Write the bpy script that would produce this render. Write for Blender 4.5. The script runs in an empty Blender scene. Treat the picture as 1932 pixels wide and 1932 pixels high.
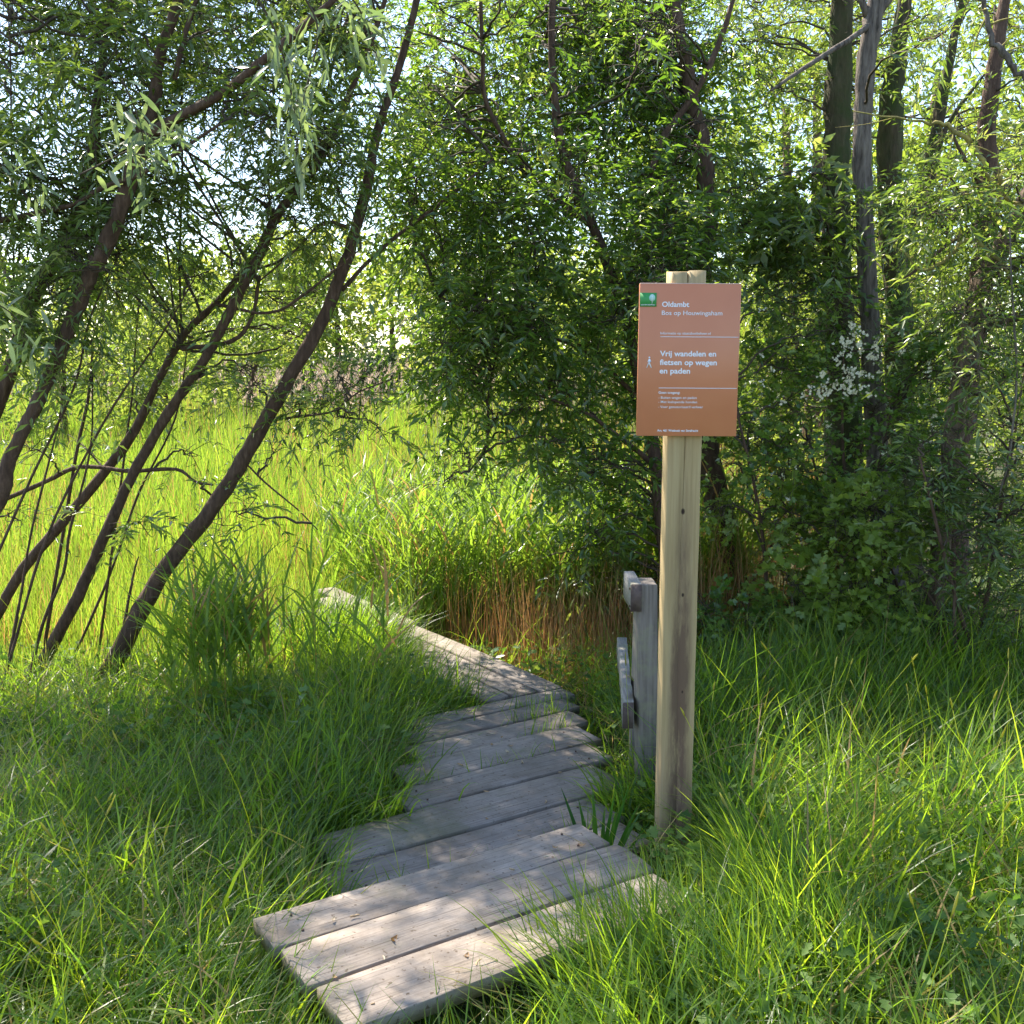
import bpy, math, random
import numpy as np
from mathutils import Vector, Matrix
R = math.radians
rng = np.random.default_rng(11)
random.seed(5)
SC = bpy.context.scene
COL = SC.collection

# ------------------------------------------------------------------ camera
PITCH = R(8.5); CAMZ = 1.65; F = 1937.0; CXY = 966.0
cam = bpy.data.cameras.new('camera'); camo = bpy.data.objects.new('camera', cam); COL.objects.link(camo)
cam.sensor_width = 36; cam.lens = 36 * F / 1932; cam.clip_start = 0.05; cam.clip_end = 3000
camo.location = (0, 0, CAMZ); camo.rotation_euler = (R(90) - PITCH, 0, 0)
SC.camera = camo
# ------------------------------------------------------------------ light
SUN_EL, SUN_AZ = R(52), R(-38)            # azimuth measured from +Y towards +X
w = bpy.data.worlds.new('World'); SC.world = w; w.use_nodes = True
nt = w.node_tree; sky = nt.nodes.new('ShaderNodeTexSky'); sky.sky_type = 'NISHITA'; sky.sun_disc = False
sky.sun_elevation = SUN_EL; sky.sun_rotation = SUN_AZ; sky.air_density = 1.0; sky.dust_density = 0.6
nt.links.new(sky.outputs[0], nt.nodes['Background'].inputs[0]); nt.nodes['Background'].inputs[1].default_value = 0.125
sun = bpy.data.lights.new('sun', 'SUN'); sun.energy = 4.9; sun.angle = R(0.53); sun.color = (1, 0.92, 0.79)
suno = bpy.data.objects.new('sun', sun); COL.objects.link(suno)
SDIR = Vector((math.sin(SUN_AZ) * math.cos(SUN_EL), math.cos(SUN_AZ) * math.cos(SUN_EL), math.sin(SUN_EL)))
suno.rotation_euler = SDIR.to_track_quat('Z', 'Y').to_euler()
SC.view_settings.view_transform = 'Standard'; SC.view_settings.look = 'None'
SC.view_settings.exposure = 1.68; SC.view_settings.gamma = 1; SC.view_settings.use_curve_mapping = False
SC.render.engine = 'CYCLES'
SC.cycles.use_denoising = True
SC.cycles.max_bounces = 8; SC.cycles.diffuse_bounces = 4; SC.cycles.glossy_bounces = 2
SC.cycles.transmission_bounces = 4; SC.cycles.transparent_max_bounces = 4
SC.cycles.sample_clamp_indirect = 6

# ------------------------------------------------------------------ helpers
cP, sP = math.cos(PITCH), math.sin(PITCH)
def W(u, v, Y):
    """a point at depth Y seen at (u, v) of the 1932 px wide photograph"""
    dx = (u - CXY) / F; dv = (v - CXY) / F
    d = (dx, cP - dv * sP, -sP - dv * cP); t = Y / d[1]
    return np.array((d[0] * t, Y, CAMZ + d[2] * t))
def smooth(a, b, x):
    t = np.clip((x - a) / (b - a), 0, 1); return t * t * (3 - 2 * t)
def gh(x, y):
    """ground height"""
    bank = smooth(4.6, 7.2, y - 0.9 * smooth(0.6, 2.2, x))
    return -0.38 * bank - 0.05 * smooth(2.6, 4.5, y) + 0.025 * np.sin(x * 2.1 + 1) * np.cos(y * 1.7)
def link(o, parent=None):
    COL.objects.link(o)
    if parent is not None: o.parent = parent
    return o
def tag(o, label=None, cat=None, group=None, kind=None):
    if label: o['label'] = label
    if cat: o['category'] = cat
    if group: o['group'] = group
    if kind: o['kind'] = kind
    return o
def empty(name, loc, label, cat, group=None):
    o = bpy.data.objects.new(name, None); COL.objects.link(o); o.location = loc
    o.empty_display_size = .1
    return tag(o, label, cat, group)
def mk(name, V, quads=None, tris=None, mat=None, parent=None, attr=None, smooth_=False, loc=None):
    V = np.asarray(V, dtype=np.float32).reshape(-1, 3)
    if loc is not None: V = V - np.asarray(loc, dtype=np.float32)
    me = bpy.data.meshes.new(name)
    q = np.zeros((0, 4), np.int32) if quads is None else np.asarray(quads, np.int32).reshape(-1, 4)
    t = np.zeros((0, 3), np.int32) if tris is None else np.asarray(tris, np.int32).reshape(-1, 3)
    me.vertices.add(len(V)); me.vertices.foreach_set('co', V.ravel())
    nl = q.size + t.size
    me.loops.add(nl); me.loops.foreach_set('vertex_index', np.concatenate([q.ravel(), t.ravel()]))
    me.polygons.add(len(q) + len(t))
    st = np.concatenate([np.arange(len(q)) * 4, q.size + np.arange(len(t)) * 3]).astype(np.int32)
    me.polygons.foreach_set('loop_start', st)
    if smooth_: me.polygons.foreach_set('use_smooth', np.ones(len(q) + len(t), bool))
    if attr is not None:
        a = me.attributes.new('tint', 'FLOAT', 'POINT'); a.data.foreach_set('value', np.asarray(attr, np.float32).ravel())
    me.update(calc_edges=True)
    if mat: me.materials.append(mat)
    o = bpy.data.objects.new(name, me); link(o, parent)
    if loc is not None and parent is None: o.location = loc
    return o
def unit(v): return v / np.maximum(np.linalg.norm(v, axis=-1, keepdims=True), 1e-9)

def cr(P, n):
    """Catmull-Rom through P (k x m) with n points per span"""
    P = np.asarray(P, float); Q = np.vstack([2 * P[0] - P[1], P, 2 * P[-1] - P[-2]]); out = []
    for i in range(1, len(Q) - 2):
        a, b, c, d = Q[i - 1], Q[i], Q[i + 1], Q[i + 2]
        for k in range(n):
            t = k / n
            out.append(.5 * ((2 * b) + (c - a) * t + (2 * a - 5 * b + 4 * c - d) * t * t + (-a + 3 * b - 3 * c + d) * t ** 3))
    out.append(P[-1]); return np.array(out)
def tube_arr(P, rad, sides=8, rough=0.0):
    P = np.asarray(P, float); n = len(P); T = unit(np.gradient(P, axis=0))
    ref = np.array((0.3, -1, 0.2)); A = unit(np.cross(T, ref)); B = np.cross(T, A)
    th = np.linspace(0, 2 * np.pi, sides, endpoint=False)
    rr = np.asarray(rad, float)[:, None] * (1 + rough * rng.normal(size=(n, sides)))
    V = P[:, None] + rr[..., None] * (np.cos(th)[None, :, None] * A[:, None] + np.sin(th)[None, :, None] * B[:, None])
    V = np.vstack([V.reshape(-1, 3), P[:1], P[-1:]])
    i = np.arange(n - 1)[:, None] * sides; j = np.arange(sides)[None]; j2 = (j + 1) % sides
    q = np.stack([i + j, i + j2, i + sides + j2, i + sides + j], -1).reshape(-1, 4)
    j = np.arange(sides); j2 = (j + 1) % sides
    t = np.vstack([np.stack([j2, j, np.full(sides, n * sides)], -1), np.stack([(n - 1) * sides + j, (n - 1) * sides + j2, np.full(sides, n * sides + 1)], -1)])
    return V, q, t
class Acc:
    """collects geometry for one mesh"""
    def __init__(s): s.V = []; s.q = []; s.t = []; s.a = []; s.n = 0
    def add(s, V, q=None, t=None, a=None):
        V = np.asarray(V).reshape(-1, 3); s.V.append(V)
        if q is not None and len(q): s.q.append(np.asarray(q) + s.n)
        if t is not None and len(t): s.t.append(np.asarray(t) + s.n)
        s.a.append(np.zeros(len(V)) if a is None else np.broadcast_to(a, (len(V),)) if np.ndim(a) == 0 else np.asarray(a).ravel())
        s.n += len(V)
    def build(s, name, mat, parent=None, smooth_=False, loc=None):
        if not s.V: return None
        return mk(name, np.vstack(s.V), np.vstack(s.q) if s.q else None, np.vstack(s.t) if s.t else None, mat, parent, np.concatenate(s.a), smooth_, loc)
def box_arr(lo, hi, bev=0.0):
    """bevelled box"""
    lo = np.array(lo, float); hi = np.array(hi, float); b = bev
    import itertools
    bm_v = []; 
    x0, y0, z0 = lo; x1, y1, z1 = hi
    if b <= 0:
        V = [(x, y, z) for x in (x0, x1) for y in (y0, y1) for z in (z0, z1)]
        q = [(0, 1, 3, 2), (4, 6, 7, 5), (0, 4, 5, 1), (2, 3, 7, 6), (0, 2, 6, 4), (1, 5, 7, 3)]
        return np.array(V), np.array(q), None
    rings = []
    for z, i in ((z0, b), (z0 + b, 0), (z1 - b, 0), (z1, b)):
        rings.append([(x0 + b + i * 0, y0 + i, z), (x1 - b, y0 + i, z), (x1 - i, y0 + b, z), (x1 - i, y1 - b, z), (x1 - b, y1 - i, z), (x0 + b, y1 - i, z), (x0 + i, y1 - b, z), (x0 + i, y0 + b, z)])
    V = np.array(rings).reshape(-1, 3); q = []
    for r in range(3):
        for j in range(8): q.append((r * 8 + j, r * 8 + (j + 1) % 8, r * 8 + 8 + (j + 1) % 8, r * 8 + 8 + j))
    for base, fl in ((0, 1), (24, 0)):
        f = [(0, 1, 2, 7), (7, 2, 3, 6), (6, 3, 4, 5)]
        for a in f: q.append(tuple(base + k for k in (a[::-1] if fl else a)))
    return V, np.array(q), None

# ------------------------------------------------------------------ materials
def newmat(name):
    m = bpy.data.materials.new(name); m.use_nodes = True; N = m.node_tree.nodes; N.clear()
    out = N.new('ShaderNodeOutputMaterial'); return m, N, m.node_tree.links, out
def ramp(N, stops):
    r = N.new('ShaderNodeValToRGB'); e = r.color_ramp.elements
    while len(e) < len(stops): e.new(.5)
    for k, (p, c) in enumerate(stops): e[k].position = p; e[k].color = (*c, 1)
    return r
def leafmat(name, dif, tra, rough=.42, spec=.5, mix=.45):
    m, N, L, out = newmat(name)
    at = N.new('ShaderNodeAttribute'); at.attribute_name = 'tint'
    warm = lambda st: [(p, (c[0] * 1.14, c[1] * 1.06, c[2] * .85)) for p, c in st] if dif[0][1][1] > dif[0][1][0] else st
    rd = ramp(N, warm(dif)); rt = ramp(N, warm(tra)); L.new(at.outputs['Fac'], rd.inputs[0]); L.new(at.outputs['Fac'], rt.inputs[0])
    p = N.new('ShaderNodeBsdfPrincipled'); p.inputs['Roughness'].default_value = rough; p.inputs['Specular IOR Level'].default_value = spec
    t = N.new('ShaderNodeBsdfTranslucent'); mx = N.new('ShaderNodeMixShader'); mx.inputs[0].default_value = mix
    L.new(rd.outputs[0], p.inputs['Base Color']); L.new(rt.outputs[0], t.inputs[0])
    L.new(p.outputs[0], mx.inputs[1]); L.new(t.outputs[0], mx.inputs[2]); L.new(mx.outputs[0], out.inputs[0]); return m
def texnode(N, L, kind, scale, vec, detail=4, rough=.5):
    n = N.new(kind); n.inputs['Scale'].default_value = scale
    if 'Detail' in n.inputs: n.inputs['Detail'].default_value = detail
    if 'Roughness' in n.inputs: n.inputs['Roughness'].default_value = rough
    if vec is not None: L.new(vec, n.inputs['Vector'])
    return n
def mapping(N, L, src, scale):
    m = N.new('ShaderNodeMapping'); m.inputs['Scale'].default_value = scale; L.new(src, m.inputs[0]); return m.outputs[0]
def solid(name, stops, scale=(1, 1, 1), nscale=8, rough=.8, bump=.3, bdist=.01, coord='Object', detail=6, extra=None, spec=.3):
    m, N, L, out = newmat(name)
    tc = N.new('ShaderNodeTexCoord'); v = mapping(N, L, tc.outputs[coord], scale)
    n = texnode(N, L, 'ShaderNodeTexNoise', nscale, v, detail, .6); r = ramp(N, stops); L.new(n.outputs[0], r.inputs[0])
    p = N.new('ShaderNodeBsdfPrincipled'); p.inputs['Roughness'].default_value = rough; p.inputs['Specular IOR Level'].default_value = spec
    col = r.outputs[0]
    if extra: col = extra(N, L, tc, col)
    L.new(col, p.inputs['Base Color'])
    b = N.new('ShaderNodeBump'); b.inputs['Strength'].default_value = bump; b.inputs['Distance'].default_value = bdist
    L.new(n.outputs[0], b.inputs['Height']); L.new(b.outputs[0], p.inputs['Normal']); L.new(p.outputs[0], out.inputs[0]); return m
def mixc(N, L, fac, a, b):
    mx = N.new('ShaderNodeMix'); mx.data_type = 'RGBA'
    if isinstance(fac, float): mx.inputs[0].default_value = fac
    else: L.new(fac, mx.inputs[0])
    for i, c in ((6, a), (7, b)):
        if isinstance(c, tuple): mx.inputs[i].default_value = (*c, 1)
        else: L.new(c, mx.inputs[i])
    return mx.outputs[2]

M = {}
M['willow'] = leafmat('willow_leaf', [(0, (.05, .09, .03)), (.5, (.09, .14, .05)), (1, (.20, .25, .13))], [(0, (.14, .26, .03)), (.7, (.28, .42, .06)), (1, (.42, .50, .12))], .30, .8)
M['silver'] = leafmat('silver_willow_leaf', [(0, (.11, .155, .12)), (.6, (.18, .22, .18)), (1, (.28, .32, .26))], [(0, (.12, .22, .08)), (1, (.26, .36, .13))], .35, .7)
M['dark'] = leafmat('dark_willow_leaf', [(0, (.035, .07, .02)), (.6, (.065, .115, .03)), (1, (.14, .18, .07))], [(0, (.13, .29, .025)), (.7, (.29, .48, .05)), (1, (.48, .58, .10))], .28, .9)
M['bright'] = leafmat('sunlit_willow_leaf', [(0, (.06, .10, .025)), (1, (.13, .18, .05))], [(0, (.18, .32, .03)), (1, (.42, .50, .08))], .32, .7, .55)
M['haw'] = leafmat('hawthorn_leaf', [(0, (.05, .11, .025)), (.7, (.09, .17, .04)), (1, (.15, .21, .08))], [(0, (.14, .32, .03)), (1, (.34, .50, .07))], .32, .8)
M['hawbright'] = leafmat('brightened_hawthorn_leaf', [(0, (.11, .18, .035)), (1, (.19, .27, .07))], [(0, (.26, .44, .04)), (1, (.44, .58, .08))], .35, .7)  # hawthorn leaf again, colour lifted to look better lit
M['weed'] = leafmat('weed_leaf', [(0, (.05, .11, .03)), (1, (.11, .19, .06))], [(0, (.12, .28, .03)), (1, (.28, .44, .06))], .6, .25)
M['far'] = leafmat('far_tree_leaf', [(0, (.09, .14, .035)), (1, (.16, .20, .06))], [(0, (.24, .38, .05)), (1, (.42, .48, .09))], .6, .3, .5)
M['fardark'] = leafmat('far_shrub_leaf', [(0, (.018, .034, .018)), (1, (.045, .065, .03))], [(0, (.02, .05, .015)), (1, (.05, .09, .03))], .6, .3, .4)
M['grass'] = leafmat('grass_blade', [(0, (.045, .095, .042)), (.5, (.08, .14, .035)), (.93, (.15, .20, .05)), (1, (.34, .27, .15))], [(0, (.10, .26, .035)), (.5, (.34, .56, .025)), (.93, (.58, .70, .05)), (1, (.30, .22, .10))], .36, .5, .6)
M['reed'] = leafmat('reed_blade', [(0, (.06, .12, .025)), (.6, (.11, .18, .035)), (.85, (.18, .21, .06)), (.92, (.40, .27, .13)), (1, (.42, .26, .11))], [(0, (.17, .33, .035)), (.6, (.32, .51, .045)), (.85, (.44, .51, .07)), (.92, (.42, .26, .10)), (1, (.42, .24, .09))], .42, .5, .5)
M['dry'] = leafmat('dry_reed_stem', [(0, (.26, .11, .04)), (.5, (.38, .19, .07)), (1, (.48, .31, .15))], [(0, (.3, .12, .03)), (1, (.45, .25, .08))], .6, .3, .35)
M['plume'] = leafmat('reed_plume', [(0, (.38, .28, .22)), (1, (.58, .47, .38))], [(0, (.4, .29, .2)), (1, (.55, .44, .33))], .8, .1, .4)
M['iris'] = leafmat('iris_blade', [(0, (.02, .06, .025)), (1, (.05, .12, .03))], [(0, (.05, .2, .02)), (1, (.14, .36, .03))], .35, .5, .4)
M['petal'] = leafmat('hawthorn_petal', [(0, (.75, .76, .74)), (1, (.82, .82, .80))], [(0, (.6, .6, .55)), (1, (.7, .7, .65))], .6, .2, .3)
M['deadleaf'] = leafmat('fallen_leaf', [(0, (.38, .22, .10)), (.5, (.50, .36, .22)), (1, (.62, .52, .38))], [(0, (.4, .2, .05)), (1, (.5, .4, .2))], .7, .2, .25)
M['twig'] = solid('twig_bark', [(.3, (.05, .036, .026)), (.7, (.10, .075, .05))], nscale=30, rough=.8)
def moss(amount, col=(.05, .07, .02)):
    def f(N, L, tc, c):
        n = texnode(N, L, 'ShaderNodeTexNoise', 3.0, tc.outputs['Object'], 5, .65)
        r = ramp(N, [(1 - amount - .12, (0, 0, 0)), (1 - amount + .12, (1, 1, 1))]); L.new(n.outputs[0], r.inputs[0])
        return mixc(N, L, r.outputs[0], c, col)
    return f
M['bark'] = solid('willow_bark', [(.3, (.055, .032, .022)), (.55, (.11, .065, .045)), (.75, (.18, .12, .085))], (1, 1, .22), 42, .85, .9, .02, detail=8)
M['barkmoss'] = solid('mossy_bark', [(.3, (.045, .032, .02)), (.6, (.10, .075, .045)), (.8, (.17, .13, .085))], (1, 1, .2), 38, .9, 1.0, .025, detail=8, extra=moss(.5))
M['barkgrey'] = solid('grey_cracked_bark', [(.32, (.05, .04, .033)), (.5, (.16, .13, .11)), (.75, (.27, .23, .19))], (1, 1, .16), 40, .9, 1.0, .03, detail=8)
M['barklit'] = solid('split_sunlit_bark', [(.3, (.07, .045, .032)), (.5, (.17, .12, .085)), (.75, (.28, .21, .15))], (1, 1, .12), 36, .85, 1.0, .02, detail=8)  # sunlight on the right-hand bough is put into this paler bark
M['lichen'] = solid('lichen_branch', [(.3, (.13, .11, .05)), (.55, (.30, .26, .08)), (.8, (.45, .37, .09))], nscale=30, rough=.9)
def plankdirt(N, L, tc, c):
    oi = N.new('ShaderNodeObjectInfo')
    va = N.new('ShaderNodeVectorMath'); va.operation = 'ADD'; sc_ = N.new('ShaderNodeVectorMath'); sc_.operation = 'SCALE'
    cb = N.new('ShaderNodeCombineXYZ'); 
    for k_ in range(3): L.new(oi.outputs['Random'], cb.inputs[k_])
    L.new(cb.outputs[0], sc_.inputs[0]); sc_.inputs['Scale'].default_value = 37.0; L.new(tc.outputs['Object'], va.inputs[0]); L.new(sc_.outputs[0], va.inputs[1]); P_ = va.outputs[0]
    n = texnode(N, L, 'ShaderNodeTexNoise', 5.0, P_, 8, .72)
    r = ramp(N, [(.36, (0, 0, 0)), (.64, (1, 1, 1))]); L.new(n.outputs[0], r.inputs[0])
    c = mixc(N, L, r.outputs[0], c, (.20, .165, .135))
    g_ = texnode(N, L, 'ShaderNodeTexNoise', 3.0, mapping(N, L, P_, (1.0, 60, 10)), 5, .6)     # fine open grain and checks
    rg = ramp(N, [(.34, (1, 1, 1)), (.44, (0, 0, 0))]); L.new(g_.outputs[0], rg.inputs[0]); c = mixc(N, L, rg.outputs[0], c, (.13, .105, .085))
    m_ = texnode(N, L, 'ShaderNodeTexNoise', 2.3, P_, 7, .7); rm = ramp(N, [(.56, (0, 0, 0)), (.74, (.8, .8, .8))]); L.new(m_.outputs[0], rm.inputs[0]); c = mixc(N, L, rm.outputs[0], c, (.15, .15, .085))
    v = texnode(N, L, 'ShaderNodeTexNoise', 70.0, P_, 3, .5)
    r2 = ramp(N, [(.63, (0, 0, 0)), (.70, (1, 1, 1))]); L.new(v.outputs[0], r2.inputs[0])
    c = mixc(N, L, r2.outputs[0], c, (.12, .09, .065))
    r3 = ramp(N, [(0, (.80, .79, .78)), (1, (1.12, 1.08, 1.02))]); L.new(oi.outputs['Random'], r3.inputs[0])
    mu = N.new('ShaderNodeMix'); mu.data_type = 'RGBA'; mu.blend_type = 'MULTIPLY'; mu.inputs[0].default_value = 1
    L.new(c, mu.inputs[6]); L.new(r3.outputs[0], mu.inputs[7]); return mu.outputs[2]
M['plank'] = solid('weathered_plank', [(.2, (.20, .165, .14)), (.5, (.33, .285, .25)), (.85, (.42, .365, .325))], (1.2, 30, 26), 4.5, .8, .6, .004, detail=10, extra=plankdirt)
M['beam'] = solid('dark_timber', [(.3, (.05, .04, .03)), (.7, (.12, .095, .075))], (1, 14, 14), 5, .85)  # kept dark so the gaps between planks read dark
def railmoss(N, L, tc, c):
    n = texnode(N, L, 'ShaderNodeTexNoise', 9.0, tc.outputs['Object'], 6, .7)
    r = ramp(N, [(.5, (0, 0, 0)), (.68, (1, 1, 1))]); L.new(n.outputs[0], r.inputs[0]); return mixc(N, L, r.outputs[0], c, (.22, .215, .13))
M['rail'] = solid('grey_rail_timber', [(.25, (.10, .082, .068)), (.55, (.19, .162, .135)), (.8, (.26, .23, .20))], (22, 22, 1.2), 4, .85, .5, .004, detail=8, extra=railmoss)
M['railend'] = solid('dark_cut_timber', [(.3, (.07, .05, .045)), (.7, (.15, .11, .10))], nscale=30, rough=.85)
def railx(N, L, tc, c): return railmoss(N, L, tc, c)
M['railh'] = solid('grey_rail_board', [(.25, (.15, .13, .11)), (.55, (.28, .26, .235)), (.8, (.40, .38, .35))], (22, 1.2, 22), 4, .85, .5, .004, detail=8, extra=railx)
def poststain(N, L, tc, c):
    sx = N.new('ShaderNodeSeparateXYZ'); L.new(tc.outputs['Object'], sx.inputs[0])
    def mth(op, a, b=None, cl=False):
        m = N.new('ShaderNodeMath'); m.operation = op; m.use_clamp = cl
        for i, k in enumerate((a, b)):
            if k is None: continue
            if isinstance(k, (int, float)): m.inputs[i].default_value = k
            else: L.new(k, m.inputs[i])
        return m.outputs[0]
    n0 = texnode(N, L, 'ShaderNodeTexNoise', 9.0, mapping(N, L, tc.outputs['Object'], (2.2, 1, .35)), 8, .75)
    n = N.new('ShaderNodeMapRange'); L.new(n0.outputs[0], n.inputs[0]); n.inputs[1].default_value = .28; n.inputs[2].default_value = .62; n.inputs[4].default_value = .62
    # brown watermark running down the heart of the post, strongest near the foot
    wdt = mth('ABSOLUTE', mth('SUBTRACT', sx.outputs[0], 0.004))
    core = mth('MULTIPLY', mth('SUBTRACT', .043, wdt), 30.0, True)
    low = N.new('ShaderNodeMapRange'); L.new(sx.outputs[2], low.inputs[0]); low.inputs[1].default_value = 1.3; low.inputs[2].default_value = .7
    f = mth('MULTIPLY', mth('MULTIPLY', core, low.outputs[0]), mth('MULTIPLY', n.outputs[0], 3.2), True)
    c = mixc(N, L, f, c, (.15, .095, .062))
    bot = N.new('ShaderNodeMapRange'); L.new(sx.outputs[2], bot.inputs[0]); bot.inputs[1].default_value = .55; bot.inputs[2].default_value = .05
    f2 = mth('MULTIPLY', bot.outputs[0], mth('MULTIPLY', n.outputs[0], 1.1), True)
    c = mixc(N, L, f2, c, (.19, .095, .075))
    for kx, kz, s in ((.0, 1.19, .006), (.006, .93, .004), (.012, .62, .003)):
        vm = N.new('ShaderNodeCombineXYZ')
        dx = mth('DIVIDE', mth('SUBTRACT', sx.outputs[0], kx), s); dz = mth('DIVIDE', mth('SUBTRACT', sx.outputs[2], kz), s * 1.6)
        dd = mth('ADD', mth('MULTIPLY', dx, dx), mth('MULTIPLY', dz, dz)); k = mth('SUBTRACT', 1.4, dd, True)
        c = mixc(N, L, k, c, (.04, .022, .015))
    return c
M['post'] = solid('pale_pine_post', [(.25, (.31, .22, .11)), (.5, (.41, .30, .155)), (.8, (.48, .37, .21))], (26, 26, .9), 4, .7, .3, .003, detail=8, extra=poststain)
def flat(name, c, rough=.5, spec=.4, metal=0):
    m, N, L, out = newmat(name); p = N.new('ShaderNodeBsdfPrincipled'); p.inputs['Base Color'].default_value = (*c, 1)
    p.inputs['Roughness'].default_value = rough; p.inputs['Specular IOR Level'].default_value = spec; p.inputs['Metallic'].default_value = metal
    L.new(p.outputs[0], out.inputs[0]); return m
M['sign'] = solid('terracotta_enamel', [(.3, (.55, .195, .095)), (.7, (.59, .22, .11))], nscale=7, rough=.38, bump=.02, spec=.5)
M['edge'] = flat('lit_sign_edge', (.62, .42, .36), .5)  # paler terracotta: light on the board's edge put into the colour
M['white'] = flat('white_print', (.80, .80, .86), .6)
M['green'] = flat('green_print', (.05, .30, .08), .5)
M['mint'] = flat('mint_print', (.42, .68, .62), .5)
M['steel'] = flat('zinc_screw', (.45, .43, .41), .4, .5, .8)
M['rust'] = flat('rusty_screw', (.10, .06, .045), .6, .4, .3)
def groundextra(N, L, tc, c):
    n = texnode(N, L, 'ShaderNodeTexNoise', .8, tc.outputs['Object'], 4, .6)
    r = ramp(N, [(.4, (0, 0, 0)), (.6, (1, 1, 1))]); L.new(n.outputs[0], r.inputs[0]); return mixc(N, L, r.outputs[0], c, (.05, .075, .02))
M['soil'] = solid('damp_soil', [(.3, (.035, .026, .016)), (.7, (.09, .07, .04))], nscale=18, rough=.95, bump=.8, bdist=.02, extra=groundextra)

# ------------------------------------------------------------------ ground
xs = np.concatenate([[-1500, -300, -80], np.linspace(-30, 30, 121), [80, 300, 1500]])
ys = np.concatenate([[-600, -100, -20], np.linspace(-6, 50, 141), [100, 400, 2500]])
X, Yg = np.meshgrid(xs, ys, indexing='ij'); Z = gh(X, Yg) + .012 * np.sin(X * 9.1) * np.sin(Yg * 8.3)
Z[np.abs(X) > 60] = -.45; Z[Yg > 60] = -.45
nx, ny = X.shape; i = np.arange(nx - 1)[:, None]; j = np.arange(ny - 1)[None]
q = np.stack([i * ny + j, (i + 1) * ny + j, (i + 1) * ny + j + 1, i * ny + j + 1], -1).reshape(-1, 4)
tag(mk('ground', np.stack([X, Yg, Z], -1), q, None, M['soil'], smooth_=True), 'damp dark soil under the grass and reeds', kind='structure')

# ------------------------------------------------------------------ boardwalk
dS = np.array((.846, .533)); dQ = np.array((-.533, .846)); ANG = math.atan2(.533, .846)
def SQ(s, q): return s * dS + q * dQ
deck_rects = []
def wood_board(name, length, width, th, seed, mat, parent, loc, rotz, tilt=0.0, wane=0.0):
    """a single sawn board along its local x, uneven along its edges"""
    r = np.random.default_rng(seed); n = 15
    t = np.linspace(-.5, .5, n); e1 = width / 2 + .0025 * np.cumsum(r.normal(size=n)) / 2; e2 = width / 2 + .0025 * np.cumsum(r.normal(size=n)) / 2
    e1 = np.clip(e1, width / 2 - .003 - wane, width / 2 + .0); e2 = np.clip(e2, width / 2 - .003 - wane, width / 2 + .0)
    cup = .0025 * r.normal(); bow = .005 * r.normal() * (1 - (2 * t) ** 2); b = .0022
    prof = []
    for k in range(n):
        x = t[k] * length; a, c = -e1[k], e2[k]; z = bow[k]
        if k in (0, n - 1): a += b; c -= b; 
        prof.append([(x, a, z - th), (x, a, z - b), (x, a + b, z), (x, a * .4, z + cup), (x, c * .4, z + cup), (x, c - b, z), (x, c, z - b), (x, c, z - th)])
    V = np.array(prof).reshape(-1, 3); m = 8; i = np.arange(n - 1)[:, None] * m; j = np.arange(m)[None]; j2 = (j + 1) % m
    q = np.stack([i + j, i + m + j, i + m + j2, i + j2], -1).reshape(-1, 4)
    caps = np.array([(0, 1, 6, 7), (1, 2, 5, 6), (2, 3, 4, 5)]); q = np.vstack([q, caps, (caps + (n - 1) * m)[:, ::-1]])
    o = mk(name, V, q, None, mat, parent); o.location = loc; o.rotation_euler = (tilt, 0, rotz); return o
_screw = None
def screws(board, length, width):
    global _screw
    if _screw is None:
        th = np.linspace(0, 2 * np.pi, 8, endpoint=False); V = np.vstack([np.stack([.004 * np.cos(th), .004 * np.sin(th), 0 * th - .002], -1), np.stack([.0035 * np.cos(th), .0035 * np.sin(th), 0 * th + .0022], -1), [[0, 0, .0012]]])
        j = np.arange(8); j2 = (j + 1) % 8
        o = mk('screw', V, np.stack([j, j2, 8 + j2, 8 + j], -1), np.stack([8 + j, 8 + j2, np.full(8, 16)], -1), M['rust']); _screw = o.data
        bpy.data.objects.remove(o)
    for sx in (-1, 1):
        for sy in (-1, 1):
            s = bpy.data.objects.new('screw', _screw); link(s, board); s.location = (sx * (length / 2 - .09), sy * width * .26, .0005)
def deck_plank(root, s0, s1, q0, q1, ztop, seed, th=.034, yaw=0.0, sc=True):
    c = SQ((s0 + s1) / 2, (q0 + q1) / 2); L_, w_ = s1 - s0, q1 - q0
    along_q = w_ > L_
    if along_q: L_, w_ = w_, L_
    loc = Vector((c[0], c[1], ztop)) - root.location
    o = wood_board('plank', L_, w_, th, seed, M['plank'], root, loc, ANG + (R(90) if along_q else 0) + yaw, .012 * math.sin(seed * 7.7))
    deck_rects.append((s0, s1, q0, q1))
    if sc: screws(o, L_, w_)
    return o
def beam(root, s0, s1, q0, q1, z0, z1):
    V, q, _ = box_arr((-(s1 - s0) / 2, -(q1 - q0) / 2, z0), ((s1 - s0) / 2, (q1 - q0) / 2, z1), .004)
    c = SQ((s0 + s1) / 2, (q0 + q1) / 2); o = mk('beam', V, q, None, M['beam'], root)
    o.location = Vector((c[0], c[1], 0)) - Vector((root.location.x, root.location.y, root.location.z)); o.rotation_euler = (0, 0, ANG)
step = empty('boardwalk_step', (*SQ(1.28, 2.2), 0), 'raised step of three wide weathered planks at the front end of the boardwalk', 'step')
for k, (a, b) in enumerate(((2.316, 2.482), (2.123, 2.303), (1.925, 2.110))):
    deck_plank(step, .76 + (.0, .012, .03)[k], 1.81 + (.0, .01, -.01)[k], a, b, .20, 31 + k, .042)
for s in (.86, 1.68): beam(step, s, s + .07, 1.95, 2.46, -.05, .156)
walk = empty('boardwalk', (*SQ(2.1, 3.4), 0), 'low weathered plank boardwalk turning left through grass towards the reeds', 'boardwalk')
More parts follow.
